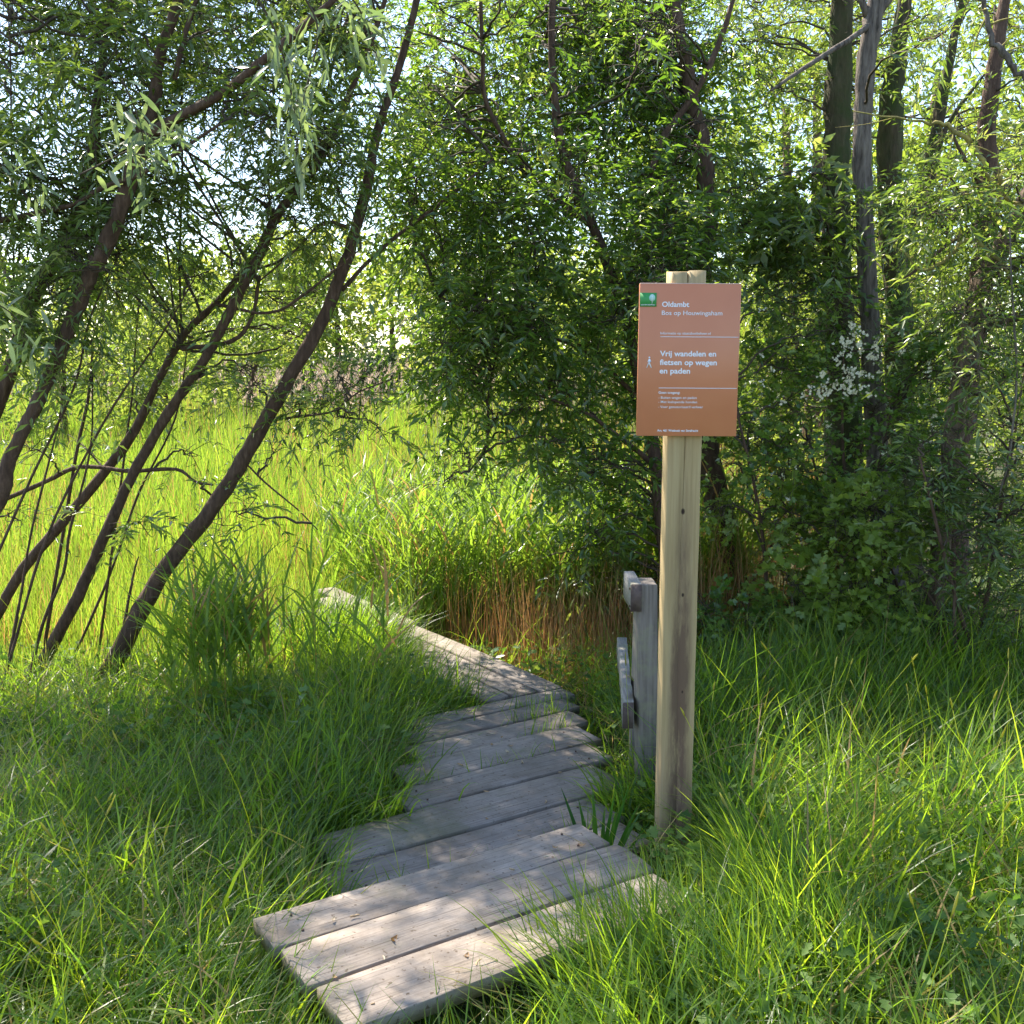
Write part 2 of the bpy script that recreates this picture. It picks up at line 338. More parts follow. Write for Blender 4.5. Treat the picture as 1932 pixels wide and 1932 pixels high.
rows = [(1.03, 2.08, 2.44, 2.620), (1.08, 2.12, 2.631, 2.835), (1.15, 2.30, 2.846, 3.073), (1.52, 2.42, 3.084, 3.256), (1.62, 2.50, 3.267, 3.460), (1.75, 2.58, 3.470, 3.630), (1.83, 2.66, 3.640, 3.778), (1.9, 2.74, 3.788, 3.904)]
for k, r_ in enumerate(rows): deck_plank(walk, *r_, .08, 50 + k)
for qa, qb, sh in ((3.915, 5.36, 0.0), (5.372, 6.56, -.012)):
    for k, o_ in enumerate((0, .143, .286)):
        deck_plank(walk, 2.586 - o_ + sh, 2.72 - o_ + sh, qa + .01 * k, qb - (.006 if qa < 5 else .27) * k, .08, 70 + k + int(qa * 3), yaw=.055 if qa < 5 else .045)
for qa in (4.1, 4.9, 5.36, 5.8): beam(walk, 2.2, 2.7, qa, qa + .07, -.3, .043)
for s in (1.7, 1.98): beam(walk, s, s + .07, 2.45, 3.88, -.2, .043)

# ------------------------------------------------------------------ railing
rail = empty('handrail', (.488, 3.66, 0), 'short weathered grey wooden handrail standing beside the boardwalk behind the sign post', 'handrail')
def bx(name, lo, hi, mat, parent, loc, rot=(0, 0, 0), bev=.004):
    V, q, _ = box_arr(lo, hi, bev); o = mk(name, V, q, None, mat, parent); o.location = loc; o.rotation_euler = rot; return o
bx('post', (-.036, -.036, -.3), (.036, .04, .842), M['rail'], rail, (.017, .0, 0), (R(-.5), R(-1.2), R(8)))
bx('post', (-.035, -.035, -.3), (.035, .04, .80), M['rail'], rail, (.018, .26, 0), (R(1), R(.8), R(4)))
def rail_board(name, p0, p1, th, hgt, seed, wane):
    r = np.random.default_rng(seed); n = 16; p0 = np.array(p0); p1 = np.array(p1); prof = []
    for k in range(n):
        t = k / (n - 1); c = p0 + (p1 - p0) * t; sw = wane * (math.sin(t * 5 + seed) * .5 + .3 * r.normal())
        a = -th / 2 - sw * .5; b = th / 2 + sw * .25; zt = sw * .5
        prof.append([(c[0] + a, c[1], c[2] - hgt), (c[0] + a * 1.02, c[1], c[2] - hgt * .4), (c[0] + a, c[1], c[2] - .004 + zt), (c[0] + a + .004, c[1], c[2] + zt), (c[0] + b, c[1], c[2] + zt * .5), (c[0] + b, c[1], c[2] - hgt)])
    V = np.array(prof).reshape(-1, 3); m = 6; i = np.arange(n - 1)[:, None] * m; j = np.arange(m)[None]; j2 = (j + 1) % m
    q = np.stack([i + j, i + j2, i + m + j2, i + m + j], -1).reshape(-1, 4)
    o = mk(name, V, q, np.array([(5, 1, 0), (5, 4, 1), (4, 2, 1), (4, 3, 2), (90, 91, 95), (91, 94, 95), (91, 92, 94), (92, 93, 94)]), M['railh'], rail)
    o.data.materials.append(M['railend'])
    for f in list(o.data.polygons)[-8:-4]: f.material_index = 1
    return o
tr = rail_board('top_rail', (-.040, -.045, .846), (-.043, .17, .85), .038, .10, 3, .003)
lr = rail_board('lower_rail', (-.064, -.06, .41), (.010, .85, .40), .040, .10, 8, .016)
for dz in (-.02, -.085):
    s = bpy.data.objects.new('screw', _screw); link(s, tr); s.location = (-.0605, -.02, .846 + dz); s.rotation_euler = (0, R(-90), 0); s.scale = (1.2, 1.2, 1.2)

# ------------------------------------------------------------------ sign
SX, SY = .520, 3.14
sp = empty('information_sign', (SX, SY, 0), 'terracotta information board with white lettering mounted on a tall pale wooden post', 'sign')
zl = np.linspace(-.35, 1.905, 46); rows_ = []
for z in zl:
    cw = .0017 * smooth(1.10, 1.45, z) + .00015 + (.0009 if z > 1.85 else 0); cx = -.002 + .004 * math.sin(z * 5.3) * (1 - smooth(1.3, 1.9, z)); dp = .002 + .014 * smooth(1.1, 1.4, z)
    h = .0515; b = .004; wv = .0006 * math.sin(z * 21)
    zz = z
    rows_.append([(-h + wv, -h + b, zz), (-h + b + wv, -h, zz), (cx - cw, -h, zz), (cx, -h + dp, zz), (cx + cw, -h, zz), (h - b - wv, -h, zz), (h - wv, -h + b, zz), (h, h - b, zz), (h - b, h, zz), (-h + b, h, zz), (-h, h - b, zz)])
V = np.array(rows_); V[-1, :, 2] += np.where(V[-1, :, 1] > 0, .006, -.003); V[-1, 4:8, 2] += .004
m = 11; n = len(zl); V = V.reshape(-1, 3); i = np.arange(n - 1)[:, None] * m; j = np.arange(m)[None]; j2 = (j + 1) % m
q = np.stack([i + j, i + j2, i + m + j2, i + m + j], -1).reshape(-1, 4); k = (n - 1) * m
q = np.vstack([q, [(k + 0, k + 1, k + 9, k + 10), (k + 1, k + 2, k + 3, k + 9), (k + 3, k + 4, k + 8, k + 9), (k + 4, k + 5, k + 7, k + 8)]])
mk('post', V, q, [(k + 5, k + 6, k + 7)], M['post'], sp)
BW, BH = .298, .446; BX0, BZ1 = -.1455, 1.868; BY = -.0515 - .015
board = bx('board', (0, 0, -BH), (BW, .014, 0), M['sign'], sp, (BX0, BY, BZ1), (R(-1.0), R(.35), 0), .0016)
bx('lit_edge_strip', (.001, -.0006, -.0022), (BW - .001, .014, .0), M['edge'], board, (0, 0, .0012), bev=.0005)  # thin strip painting the bright light along the board's top edge
def letters(txt, x, ybase, length, cap, bold=0.0, mat='white'):
    cu = bpy.data.curves.new('lettering', 'FONT'); cu.body = txt; cu.size = 1; cu.offset = bold; cu.extrude = 0.01; cu.resolution_u = 3
    ob = bpy.data.objects.new('lettering', cu); COL.objects.link(ob)
    me = bpy.data.meshes.new_from_object(ob.evaluated_get(bpy.context.evaluated_depsgraph_get())); bpy.data.objects.remove(ob)
    co = np.zeros(len(me.vertices) * 3); me.vertices.foreach_get('co', co); co = co.reshape(-1, 3)
    wd = co[:, 0].max() - co[:, 0].min(); co[:, 0] -= co[:, 0].min(); co[:, 0] *= length / wd; co[:, 1] *= cap / .70; co[:, 2] *= .02
    co = np.stack([co[:, 0], -co[:, 2], co[:, 1]], -1); me.vertices.foreach_set('co', co.ravel().astype(np.float32)); me.update()
    me.materials.clear(); me.materials.append(M[mat])
    o = bpy.data.objects.new('lettering', me); link(o, board); o.location = (x, -.0006, -ybase); return o
bpy.context.view_layer.update()
for a in [('Oldambt', .0665, .067, .080, .0148, .022), ('Bos op Houwingaham', .0665, .0907, .178, .0128, .004), ('Informatie op staatsbosbeheer.nl', .064, .147, .148, .0072, .004),
          ('Vrij wandelen en', .064, .2105, .166, .0158, .022), ('fietsen op wegen', .064, .236, .169, .0158, .022), ('en paden', .064, .261, .0905, .0158, .022),
          ('Geen toegang:', .0626, .3207, .0635, .0072, .016), ('- Buiten wegen en paden', .0626, .3357, .1134, .0072, .002), ('- Met loslopende honden', .0626, .3484, .115, .0072, .002),
          ('- Voor gemotoriseerd verkeer', .0626, .363, .133, .0072, .002), ('Art. 461 Wetboek van Strafrecht', .061, .433, .1225, .0066, .02)]:
    letters(*a)
for y, x in ((.154, .064), (.304, .0626)): bx('ruled_line', (x, -.0008, -.0009), (BW - .004, -.0001, .0009), M['white'], board, (0, 0, -y), bev=0)
lg = bx('emblem', (.0012, -.0012, -.040), (.050, -.0001, 0), M['green'], board, (0, 0, -.027), bev=0)
def flatpoly(name, pts, mat, parent, y=-.0008, t=.0005):
    n = len(pts); V = [(x, y, z) for x, z in pts] + [(x, y + t, z) for x, z in pts] + [(np.mean([p[0] for p in pts]), y, np.mean([p[1] for p in pts]))]
    j = np.arange(n); j2 = (j + 1) % n
    return mk(name, V, np.stack([j, n + j, n + j2, j2], -1), np.stack([j, j2, np.full(n, 2 * n)], -1), M[mat], parent)
th_ = np.linspace(0, 2 * np.pi, 20, endpoint=False)
flatpoly('emblem_tree', [(.037 + .0088 * math.cos(t), -.0145 + .0105 * math.sin(t)) for t in th_], 'mint', lg, -.0019)
flatpoly('emblem_trunk', [(.0362, -.031), (.0376, -.031), (.0376, -.006), (.0370, -.004), (.0362, -.006)], 'white', lg, -.0024)
t_ = letters('staatsbosbeheer', .004, .063, .042, .0036, .01); 
t_.location.y = -.0016
wk = flatpoly('walker_figure', [(.0, -.0345), (.0025, -.0345), (.0068, -.021), (.0078, -.0235), (.0135, -.0345), (.0165, -.0345), (.0098, -.0185), (.0104, -.013), (.0128, -.017), (.0142, -.0162), (.0108, -.0085), (.0065, -.0085), (.0032, -.0165), (.0046, -.0172), (.0062, -.0135), (.0058, -.0185)], 'white', board, -.0008)
wk.location = (.0245, 0, -.2105)
hd = flatpoly('walker_head', [(.0086 + .0026 * math.cos(t), -.0045 + .0030 * math.sin(t)) for t in th_[::2]], 'white', board, -.0008); hd.location = (.0245, 0, -.2105)

# ------------------------------------------------------------------ grass and reeds
def blades(P, phi, h, wd, lean, bend, nseg, tint, twist=None):
    N_ = len(P); lv = np.arange(nseg + 1) / nseg
    ang = lean[:, None] + bend[:, None] * lv[None]
    sx = np.cumsum(np.sin(ang), 1) / nseg; cz = np.cumsum(np.cos(ang), 1) / nseg
    sx = np.hstack([np.zeros((N_, 1)), sx[:, :-1]]); cz = np.hstack([np.zeros((N_, 1)), cz[:, :-1]])
    dx = np.cos(phi)[:, None]; dy = np.sin(phi)[:, None]
    C = np.stack([P[:, 0:1] + dx * sx * h[:, None], P[:, 1:2] + dy * sx * h[:, None], P[:, 2:3] + cz * h[:, None]], -1)
    tw = phi + np.pi / 2 + (rng.uniform(-1.2, 1.2, N_) if twist is None else twist); side = np.stack([np.cos(tw), np.sin(tw), np.zeros(N_)], -1)
    pw = wd[:, None] * .5 * (1 - lv[None] ** 2.2) * (0.75 + .5 * np.minimum(lv[None] * 3, 1) * .5)
    Lf = C - side[:, None] * pw[..., None]; Rt = C + side[:, None] * pw[..., None]
    V = np.stack([Lf[:, :-1], Rt[:, :-1]], 2).reshape(N_, nseg * 2, 3); V = np.concatenate([V, C[:, -1:]], 1); m = nseg * 2 + 1
    b = (np.arange(N_) * m)[:, None]; k = np.arange(nseg - 1)[None] * 2
    q = np.stack([b + k, b + k + 1, b + k + 3, b + k + 2], -1).reshape(-1, 4)
    t = np.stack([b[:, 0] + m - 3, b[:, 0] + m - 2, b[:, 0] + m - 1], -1)
    return V.reshape(-1, 3), q, t, np.repeat(tint, m)
def in_deck(x, y, pad=.0):
    s = x * dS[0] + y * dS[1]; q_ = x * dQ[0] + y * dQ[1]; r = np.zeros(len(x), bool)
    for (a, b, c, d) in deck_rects: r |= (s > a - pad) & (s < b + pad) & (q_ > c - pad) & (q_ < d + pad)
    return r
def noise2(x, y, s, seed=0):
    r = np.random.default_rng(seed); v = 0
    for k in range(5):
        a = r.uniform(0, 6.28); f = s * r.uniform(.6, 1.7); v = v + np.sin((x * math.cos(a) + y * math.sin(a)) * f + r.uniform(0, 6.28))
    return v / 5
def scatter(n, x0, x1, y0, y1, fan=None):
    y = rng.uniform(y0, y1, n); x = rng.uniform(x0, x1, n)
    if fan is not None:
        x = x * 0 + rng.uniform(-1, 1, n) * (fan * np.maximum(y, 0.5) + .8)
    return x, y
g = Acc()
def grass_patch(n, x, y, h0, h1, w0, w1, nseg=5, ln=(.05, .5), bd=(.3, 1.9), clump=True, tb=(0, .95), dpad=.012):
    if clump:                                             # draw blades into tussocks
        k = rng.integers(0, max(1, len(x) // 22), len(x)); cx, cy = x[k], y[k]; mixd = rng.uniform(size=len(x)) < .65
        x = np.where(mixd, cx + rng.normal(size=len(x)) * .045, x); y = np.where(mixd, cy + rng.normal(size=len(x)) * .045, y); ck = np.where(mixd, k, -1)
    keep = ~in_deck(x, y, dpad); x, y = x[keep], y[keep]; n = len(x)
    dens = noise2(x, y, 2.5, 3); keep = rng.uniform(size=n) < .75 + .5 * dens; x, y = x[keep], y[keep]; n = len(x)
    hf = 1 + .35 * noise2(x, y, 3.1, 8)
    # shorter, trodden grass at the edge of the step and the deck
    near = in_deck(x, y, .10); hf = np.where(near, hf * .62, hf)
    hf = np.where((x < -1.0) & (y > 3.7), hf * .58, hf); hf = np.where((x > .15) & (x < .70) & (y > 2.55) & (y < 3.4), hf * .5, hf)
    h = rng.uniform(h0, h1, n) * hf * rng.choice([.6, 1, 1.15], n)
    base = noise2(x, y, 1.6, 21) * 1.4; phi = base + rng.normal(size=n) * 2.2
    tint = np.clip(rng.beta(2, 2.4, n) * .85 + .15 * noise2(x, y, 4, 5), 0, .92); dead = rng.uniform(size=n) < .035; tint = np.where(dead, 1, tint)
    tint = tb[0] + (tb[1] - tb[0]) * tint if tb != (0, .95) else tint
    g.add(*blades(np.stack([x, y, gh(x, y) - .01], -1), phi, h, rng.uniform(w0, w1, n), rng.uniform(*ln, n), rng.uniform(*bd, n), nseg, tint))
x, y = scatter(56000, 0, 0, 1.35, 4.1, fan=.56); grass_patch(0, x, y, .16, .42, .0035, .0075, 5, (.05, .7), (.2, 2.1))
x, y = scatter(24000, 0, 0, 4.1, 6.2, fan=.62); grass_patch(0, x, y, .24, .56, .004, .008)
x, y = scatter(9000, -5, 5, -.5, 1.6); grass_patch(0, x, y, .15, .35, .004, .007, 4)
# right-hand strip taller
y = rng.uniform(2.4, 5.2, 9000); x = rng.uniform(.62, 2.9, 9000); grass_patch(0, x, y, .32, .60, .005, .009, 6, (.02, .6), (.1, 1.8))
# broad-bladed tussocks among the finer grass
x, y = scatter(22000, 0, 0, 1.5, 5.4, fan=.56); grass_patch(0, x, y, .22, .50, .007, .0125, 6, (.05, .8), (.3, 2.4))
def strip(n, s0, s1, q0, q1, h0, h1, head, w=(.005, .010), spread=.7):
    s_ = rng.uniform(s0, s1, n); q_ = rng.uniform(q0, q1, n); x, y = s_ * dS[0] + q_ * dQ[0], s_ * dS[1] + q_ * dQ[1]; k = ~in_deck(x, y, .004); x, y = x[k], y[k]; n = len(x)
    g.add(*blades(np.stack([x, y, gh(x, y) - .01], -1), head + rng.normal(size=n) * spread, rng.uniform(h0, h1, n) * np.where((x > .15) & (x < .70) & (y > 2.5) & (y < 3.4), .5, 1), rng.uniform(*w, n), rng.uniform(.05, .6, n), rng.uniform(.2, 1.8, n), 6, np.clip(rng.normal(.4, .2, n), 0, .9)))
# overhanging grass along the left side of the low boardwalk, at the right front corner of the step and by the posts
strip(1100, 1.10, 1.8, 3.0, 3.95, .22, .44, ANG, spread=1.3); strip(700, .70, 1.3, 2.5, 3.1, .18, .36, ANG, spread=1.3); strip(1200, 1.75, 2.32, 3.75, 4.7, .22, .46, ANG + .3, spread=1.3); strip(900, 1.9, 2.2, 3.5, 4.3, .18, .34, ANG, spread=1.3); strip(1500, 2.08, 2.33, 4.85, 5.6, .44, .66, ANG, spread=1.3); strip(900, 2.0, 2.34, 4.6, 5.1, .25, .46, ANG, spread=1.4); strip(2000, 1.9, 2.36, 5.15, 5.95, .34, .62, ANG, spread=1.4)
strip(1500, 1.45, 2.1, 1.62, 1.95, .24, .46, ANG + 2.2); strip(1800, 1.82, 2.25, 1.8, 2.3, .28, .52, ANG + 2.9, spread=1.0); strip(2600, 1.30, 2.1, 1.50, 1.92, .28, .50, ANG + 1.8, spread=1.2); strip(700, .9, 1.5, 1.70, 1.92, .10, .26, ANG + 1.6); strip(900, .5, .76, 1.8, 2.5, .14, .34, ANG); strip(500, 2.12, 2.5, 2.4, 2.9, .18, .34, ANG + 3)
# flattened dead thatch between the tussocks
x, y = scatter(7000, 0, 0, 1.5, 5.6, fan=.56); k = ~in_deck(x, y, .03); x, y = x[k], y[k]; n = len(x)
g.add(*blades(np.stack([x, y, gh(x, y) + rng.uniform(.02, .16, n)], -1), rng.uniform(0, 6.28, n), rng.uniform(.12, .32, n), rng.uniform(.003, .007, n), rng.uniform(.7, 1.5, n), rng.uniform(-.3, 1.0, n), 4, rng.uniform(.94, 1, n)))
# blades coming up through the gaps of the deck
for (s, q_, n_) in ((2.45, 3.64, 70), (2.35, 3.465, 40), (2.05, 3.26, 30), (1.3, 2.62, 40), (2.0, 2.62, 30), (2.5, 3.78, 40), (1.7, 3.46, 60), (1.5, 3.26, 60)):
    p = SQ(s, q_) + rng.normal(size=(n_, 2)) @ np.array([[.09 * dS[0], .09 * dS[1]], [0, 0]])
    g.add(*blades(np.column_stack([p, np.full(n_, .05)]), rng.uniform(0, 6.28, n_), rng.uniform(.05, .16, n_), rng.uniform(.003, .005, n_), rng.uniform(0, .5, n_), rng.uniform(0, 1.2, n_), 4, rng.uniform(0, .7, n_)))
tag(g.build('meadow_grass', M['grass']), 'long green meadow grass growing around the boardwalk and sign', 'grass', kind='stuff')
# seed heads standing over the grass
g = Acc()
for k in range(230):
    y = rng.uniform(1.8, 5.8); x = rng.uniform(-1, 1) * .52 * y
    if in_deck(np.array([x]), np.array([y]), .05)[0] or (y < 2.4 and -.75 < x < .65): continue
    h = rng.uniform(.36, .64); ph = rng.uniform(0, 6.28); ln = rng.uniform(.1, .4); P = np.array([(x + math.cos(ph) * ln * h * t * t, y + math.sin(ph) * ln * h * t * t, gh(x, y) + h * t * (1 - .12 * ln * t)) for t in np.linspace(0, 1, 6)])
    g.add(*tube_arr(P, np.full(6, .0009), 3), a=.93); hd_ = P[-1] + np.outer(np.linspace(0, 1, 5), unit(P[-1] - P[-2]) * rng.uniform(.03, .06)); g.add(*tube_arr(hd_, [.0007, .0022, .0027, .0022, .0006], 5, .35), a=.955)
tag(g.build('grass_seed_heads', M['grass']), 'pale grass flower heads standing above the meadow grass', 'grass', kind='stuff')

# low broad-leaved weeds through the grass

# field of reeds and lush grass beyond the deck
g = Acc()
def field(n, y0, y1, fan, hh, ww, nseg, keepf=None, tintf=None):
    y = y0 + (y1 - y0) * rng.uniform(size=n) ** .8; x = rng.uniform(-1, 1, n) * (fan * y + 1)
    k = ~in_deck(x, y, .05)
    if keepf is not None: k &= keepf(x, y)
    x, y = x[k], y[k]; n = len(x)
    h = rng.uniform(*hh, n) * (1 + .38 * noise2(x, y, 1.9, 31)) * np.where((x < -1.3) & (y < 6.4), .42, 1); tint = np.clip(rng.normal(.5, .2, n) + .15 * noise2(x, y, .7, 77), 0, .84)
    dry = rng.uniform(size=n) < np.clip(.13 + .18 * noise2(x, y, .9, 14) + .28 * smooth(-.6, 1.5, x) * smooth(6.5, 9, y), 0, 1); tint = np.where(dry, rng.uniform(.92, 1, n), tint)
    g.add(*blades(np.stack([x, y, gh(x, y) - .02], -1), rng.uniform(0, 6.28, n), h, rng.uniform(*ww, n), rng.uniform(0, .22, n), rng.uniform(0, .75, n), nseg, tint))
openf = lambda x, y: x < 1.1 + (y - 5) * .25
soft = lambda x, y: (x < -.55 - (y - 6) * .05)
field(34000, 5.3, 8.5, .62, (.42, .80), (.004, .009), 5, lambda x, y: soft(x, y) & ~((y < 6.1) & (x > -1.0)) & ~((np.abs(x / y + .172) < .030) & (y < 6.5) & (rng.uniform(size=len(x)) < .85)))
field(24000, 8.0, 14, .62, (.8, 1.15), (.008, .014), 4, openf)
field(36000, 12, 26, .60, (.9, 1.25), (.012, .022), 3, lambda x, y: x < 3 + y * .1)
field(22000, 24, 46, .60, (.9, 1.25), (.025, .045), 3, lambda x, y: x < 3 + y * .1)
# leafy reeds standing close behind the deck
def reeds(n, x, y, hh, leafn=5, lw=.016):
    h = rng.uniform(*hh, n); z = gh(x, y); P = np.stack([x, y, z], -1); ln = rng.uniform(0, .10, n); ph = rng.uniform(0, 6.28, n)
    dry = rng.uniform(size=n) < .15
    g.add(*blades(P, ph, h, np.full(n, .005), ln, rng.uniform(0, .15, n), 3, np.where(dry, .97, rng.uniform(.3, .8, n))))
    for k in range(leafn):
        f = .35 + .62 * (k + rng.uniform(0, .8, n)) / leafn; f = np.minimum(f, .97)
        Q = P + np.stack([np.cos(ph) * np.sin(ln) * h * f, np.sin(ph) * np.sin(ln) * h * f, h * f * .98], -1)
        g.add(*blades(Q, rng.uniform(0, 6.28, n), rng.uniform(.18, .40, n), np.full(n, lw) * rng.uniform(.7, 1.2, n), rng.uniform(.25, .75, n), rng.uniform(.2, 1.3, n), 4, np.where(dry & (rng.uniform(size=n) < .4), .96, np.clip(rng.normal(.4, .2, n), 0, .8))))
n = 5200; y = 6.2 + 3.6 * rng.uniform(size=n) ** 1.1; x = rng.uniform(-1.35, 1.5, n) + (y - 6.2) * rng.uniform(-.12, .2, n)
s_ = x * dS[0] + y * dS[1]; k = (~in_deck(x, y, .12)) & (s_ > 2.75); x, y = x[k], y[k]; reeds(len(x), x, y, (.75, 1.2))
n = 130; x = rng.normal(-1.45, .13, n); y = rng.uniform(4.5, 5.3, n); k = ~in_deck(x, y, .08) & (np.abs(x / y + .172) > .028); x, y = x[k], y[k]; reeds(len(x), x, y, (.40, .72), 4, .017)
n = 16; x = rng.uniform(-1.05, -.55, n); y = rng.uniform(4.5, 5.3, n); k = ~in_deck(x, y, .08); x, y = x[k], y[k]; reeds(len(x), x, y, (.45, .75), 4, .018)
tag(g.build('reed_field', M['reed']), 'sunlit field of tall yellow green reeds and lush grass behind the boardwalk', 'reeds', kind='stuff')
# last year's stems
g = Acc()
n = 6500; y = rng.uniform(5.0, 8.2, n); x = rng.uniform(-.5, 1.9, n); s_ = x * dS[0] + y * dS[1]; k = (s_ > 2.80 + .1 * rng.uniform(size=n)) & (y > 5.2 + .5 * smooth(.2, 1.2, x)); x, y = x[k], y[k]; n = len(x)
g.add(*blades(np.stack([x, y, gh(x, y)], -1), rng.uniform(0, 6.28, n), rng.uniform(.3, .85, n) + .4 * smooth(.5, 1.3, x) * rng.uniform(0, 1, n), rng.uniform(.002, .005, n), rng.uniform(0, .25, n), rng.uniform(0, .3, n), 3, rng.uniform(0, 1, n)))
n = 3200; y = 6.8 + 5 * rng.uniform(size=n); x = rng.uniform(-.12, .24, n) * y; k = noise2(x, y, 1.6, 57) > -.05; x, y = x[k], y[k]; n = len(x)
g.add(*blades(np.stack([x, y, gh(x, y)], -1), rng.uniform(0, 6.28, n), rng.uniform(.85, 1.35, n), rng.uniform(.004, .010, n), rng.uniform(0, .12, n), rng.uniform(0, .5, n), 4, rng.uniform(.3, 1, n)))
n = 900; x = rng.uniform(-.2, 1.6, n); y = rng.uniform(4.9, 7, n); s_ = x * dS[0] + y * dS[1]; k = s_ > 2.82; x, y = x[k], y[k]; n = len(x)
g.add(*blades(np.stack([x, y, gh(x, y) + rng.uniform(.0, .06, n)], -1), rng.uniform(0, 6.28, n), rng.uniform(.15, .5, n), rng.uniform(.004, .009, n), rng.uniform(1.2, 1.6, n), rng.uniform(-.2, .3, n), 3, rng.uniform(.3, 1, n)))
tag(g.build('dry_reed_stems', M['dry']), 'dead orange brown reed stems standing at the foot of the reeds', 'reeds', kind='stuff')
# plumes
g = Acc()
for k in range(400):
    y = 10 + 17 * rng.uniform() ** .8; x = (-.30 + .5 * rng.uniform()) * y if rng.uniform() < .75 else rng.uniform(-.5, .25) * y
    h = rng.uniform(1.35, 1.72) + .004 * y; z = gh(x, y); top = np.array((x, y, z + h))
    g.add(*tube_arr([(x, y, z), (x + .01, y, z + h * .6), top], [.004, .003, .002], 3), a=.6)
    L_ = rng.uniform(.18, .34); m_ = 22; ph = rng.normal() * .8; nod = rng.uniform(.1, .8)
    f = rng.uniform(0, 1, m_); c = top + np.stack([math.cos(ph) * nod * L_ * f * f, math.sin(ph) * nod * L_ * f * f, L_ * f * (1 - .3 * nod * f)], -1)
    V_, q_, t_2, a_ = blades(c, rng.uniform(0, 6.28, m_), rng.uniform(.05, .11, m_), np.full(m_, .017), rng.uniform(.2, .7, m_), rng.uniform(.3, 1.0, m_), 2, rng.uniform(0, 1, m_)); g.add(V_, q_, t_2, a_)
tag(g.build('reed_plumes', M['plume']), 'feathery pinkish brown plumes on last year\'s reeds at the far side of the field', 'reed plumes', kind='stuff')

# ------------------------------------------------------------------ foliage
def leaves_arr(B, A, L_, w_, tint, fold=.15, droop=.15):
    n = len(B); up = unit(np.array((0, 0, 1.0)) * .7 + rng.normal(size=(n, 3)) * .55); nrm = unit(up - A * (up * A).sum(1, keepdims=True)); sd = np.cross(A, nrm)
    mid = B + A * (L_ * .42)[:, None] + nrm * (w_ * fold)[:, None]
    tip = B + A * L_[:, None] - np.array((0, 0, 1.0)) * (L_ * droop)[:, None]
    V = np.stack([B, mid - sd * (w_ / 2)[:, None], tip, mid + sd * (w_ / 2)[:, None]], 1).reshape(-1, 3); b = np.arange(n) * 4
    t = np.vstack([np.stack([b, b + 1, b + 2], -1), np.stack([b, b + 2, b + 3], -1)])
    return V, None, t, np.repeat(tint, 4)
def lobed_arr(B, A, L_, w_, tint):
    n = len(B); up = unit(np.array((0, -.15, 1.0)) * .8 + rng.normal(size=(n, 3)) * .5); nrm = unit(up - A * (up * A).sum(1, keepdims=True)); sd = np.cross(A, nrm)
    sh = np.array([(0, 0), (.35, .42), (.42, .2), (.75, .45), (.78, .18), (1.0, .0), (.78, -.18), (.75, -.45), (.42, -.2), (.35, -.42)])
    V = B[:, None] + A[:, None] * (sh[:, 0] * L_[:, None])[..., None] + sd[:, None] * (sh[:, 1] * w_[:, None])[..., None] + nrm[:, None] * (np.abs(sh[:, 1]) * .35 * w_[:, None])[..., None]
    b = (np.arange(n) * 10)[:, None, None]; tr_ = np.array([(0, 2, 1), (0, 8, 2), (2, 4, 3), (2, 8, 4), (4, 8, 6), (4, 6, 5), (6, 8, 7), (0, 9, 8)])[None]
    return V.reshape(-1, 3), None, (b + tr_).reshape(-1, 3), np.repeat(tint, 10)
def twigs_leaves(lf, tg, O, D, Ln, per, LL, LW, droop=.35, tintm=.45, tints=.22, lob=False, tr_=.0016, keep=None):
    T = len(O)
    if T == 0: return
    up = np.array((0, 0, 1.0)); D = unit(D)
    pt = lambda t: O + D * (Ln * t)[:, None] - up * (Ln * droop * t * t)[:, None]
    sideA = unit(np.cross(D, up + .01)); sideB = np.cross(D, sideA)
    if tg is not None:
        R3 = []
        for t, r in ((0, tr_), (.5, tr_ * .8), (1, tr_ * .4)):
            c = pt(np.full(T, t))
            for k in range(3):
                a = k * 2.094; R3.append(c + (sideA * math.cos(a) + sideB * math.sin(a)) * r)
        V = np.stack(R3, 1).reshape(-1, 3); b = (np.arange(T) * 9)[:, None, None]
        qq = np.array([(i_ * 3 + k, i_ * 3 + (k + 1) % 3, i_ * 3 + 3 + (k + 1) % 3, i_ * 3 + 3 + k) for i_ in range(2) for k in range(3)])[None]
        tg.add(V, (b + qq).reshape(-1, 4))
    t = (rng.uniform(size=(T, per)) * .2 + np.linspace(.08, .95, per)[None]); sgn = np.where(np.arange(per) % 2 == 0, 1, -1)[None, :, None]
    Bp = O[:, None] + D[:, None] * (Ln[:, None] * t)[..., None] - up * (Ln[:, None] * droop * t * t)[..., None]
    Ax = D[:, None] * .55 + sideA[:, None] * sgn * .75 + rng.normal(size=(T, per, 3)) * .35 - up * droop * .8 * t[..., None]
    Bp = Bp.reshape(-1, 3); Ax = unit(Ax.reshape(-1, 3)); n = len(Bp)
    tt = np.clip(np.repeat(rng.normal(tintm, tints, T), per) + rng.normal(size=n) * .12, 0, 1)
    if keep is not None:
        k = keep(Bp); Bp, Ax, tt = Bp[k], Ax[k], tt[k]; n = len(Bp)
    if n == 0: return
    L_ = rng.uniform(.65, 1.15, n) * LL; w_ = L_ * LW * rng.uniform(.8, 1.2, n)
    lf.add(*(lobed_arr(Bp, Ax, L_, w_, tt) if lob else leaves_arr(Bp, Ax, L_, w_, tt)))

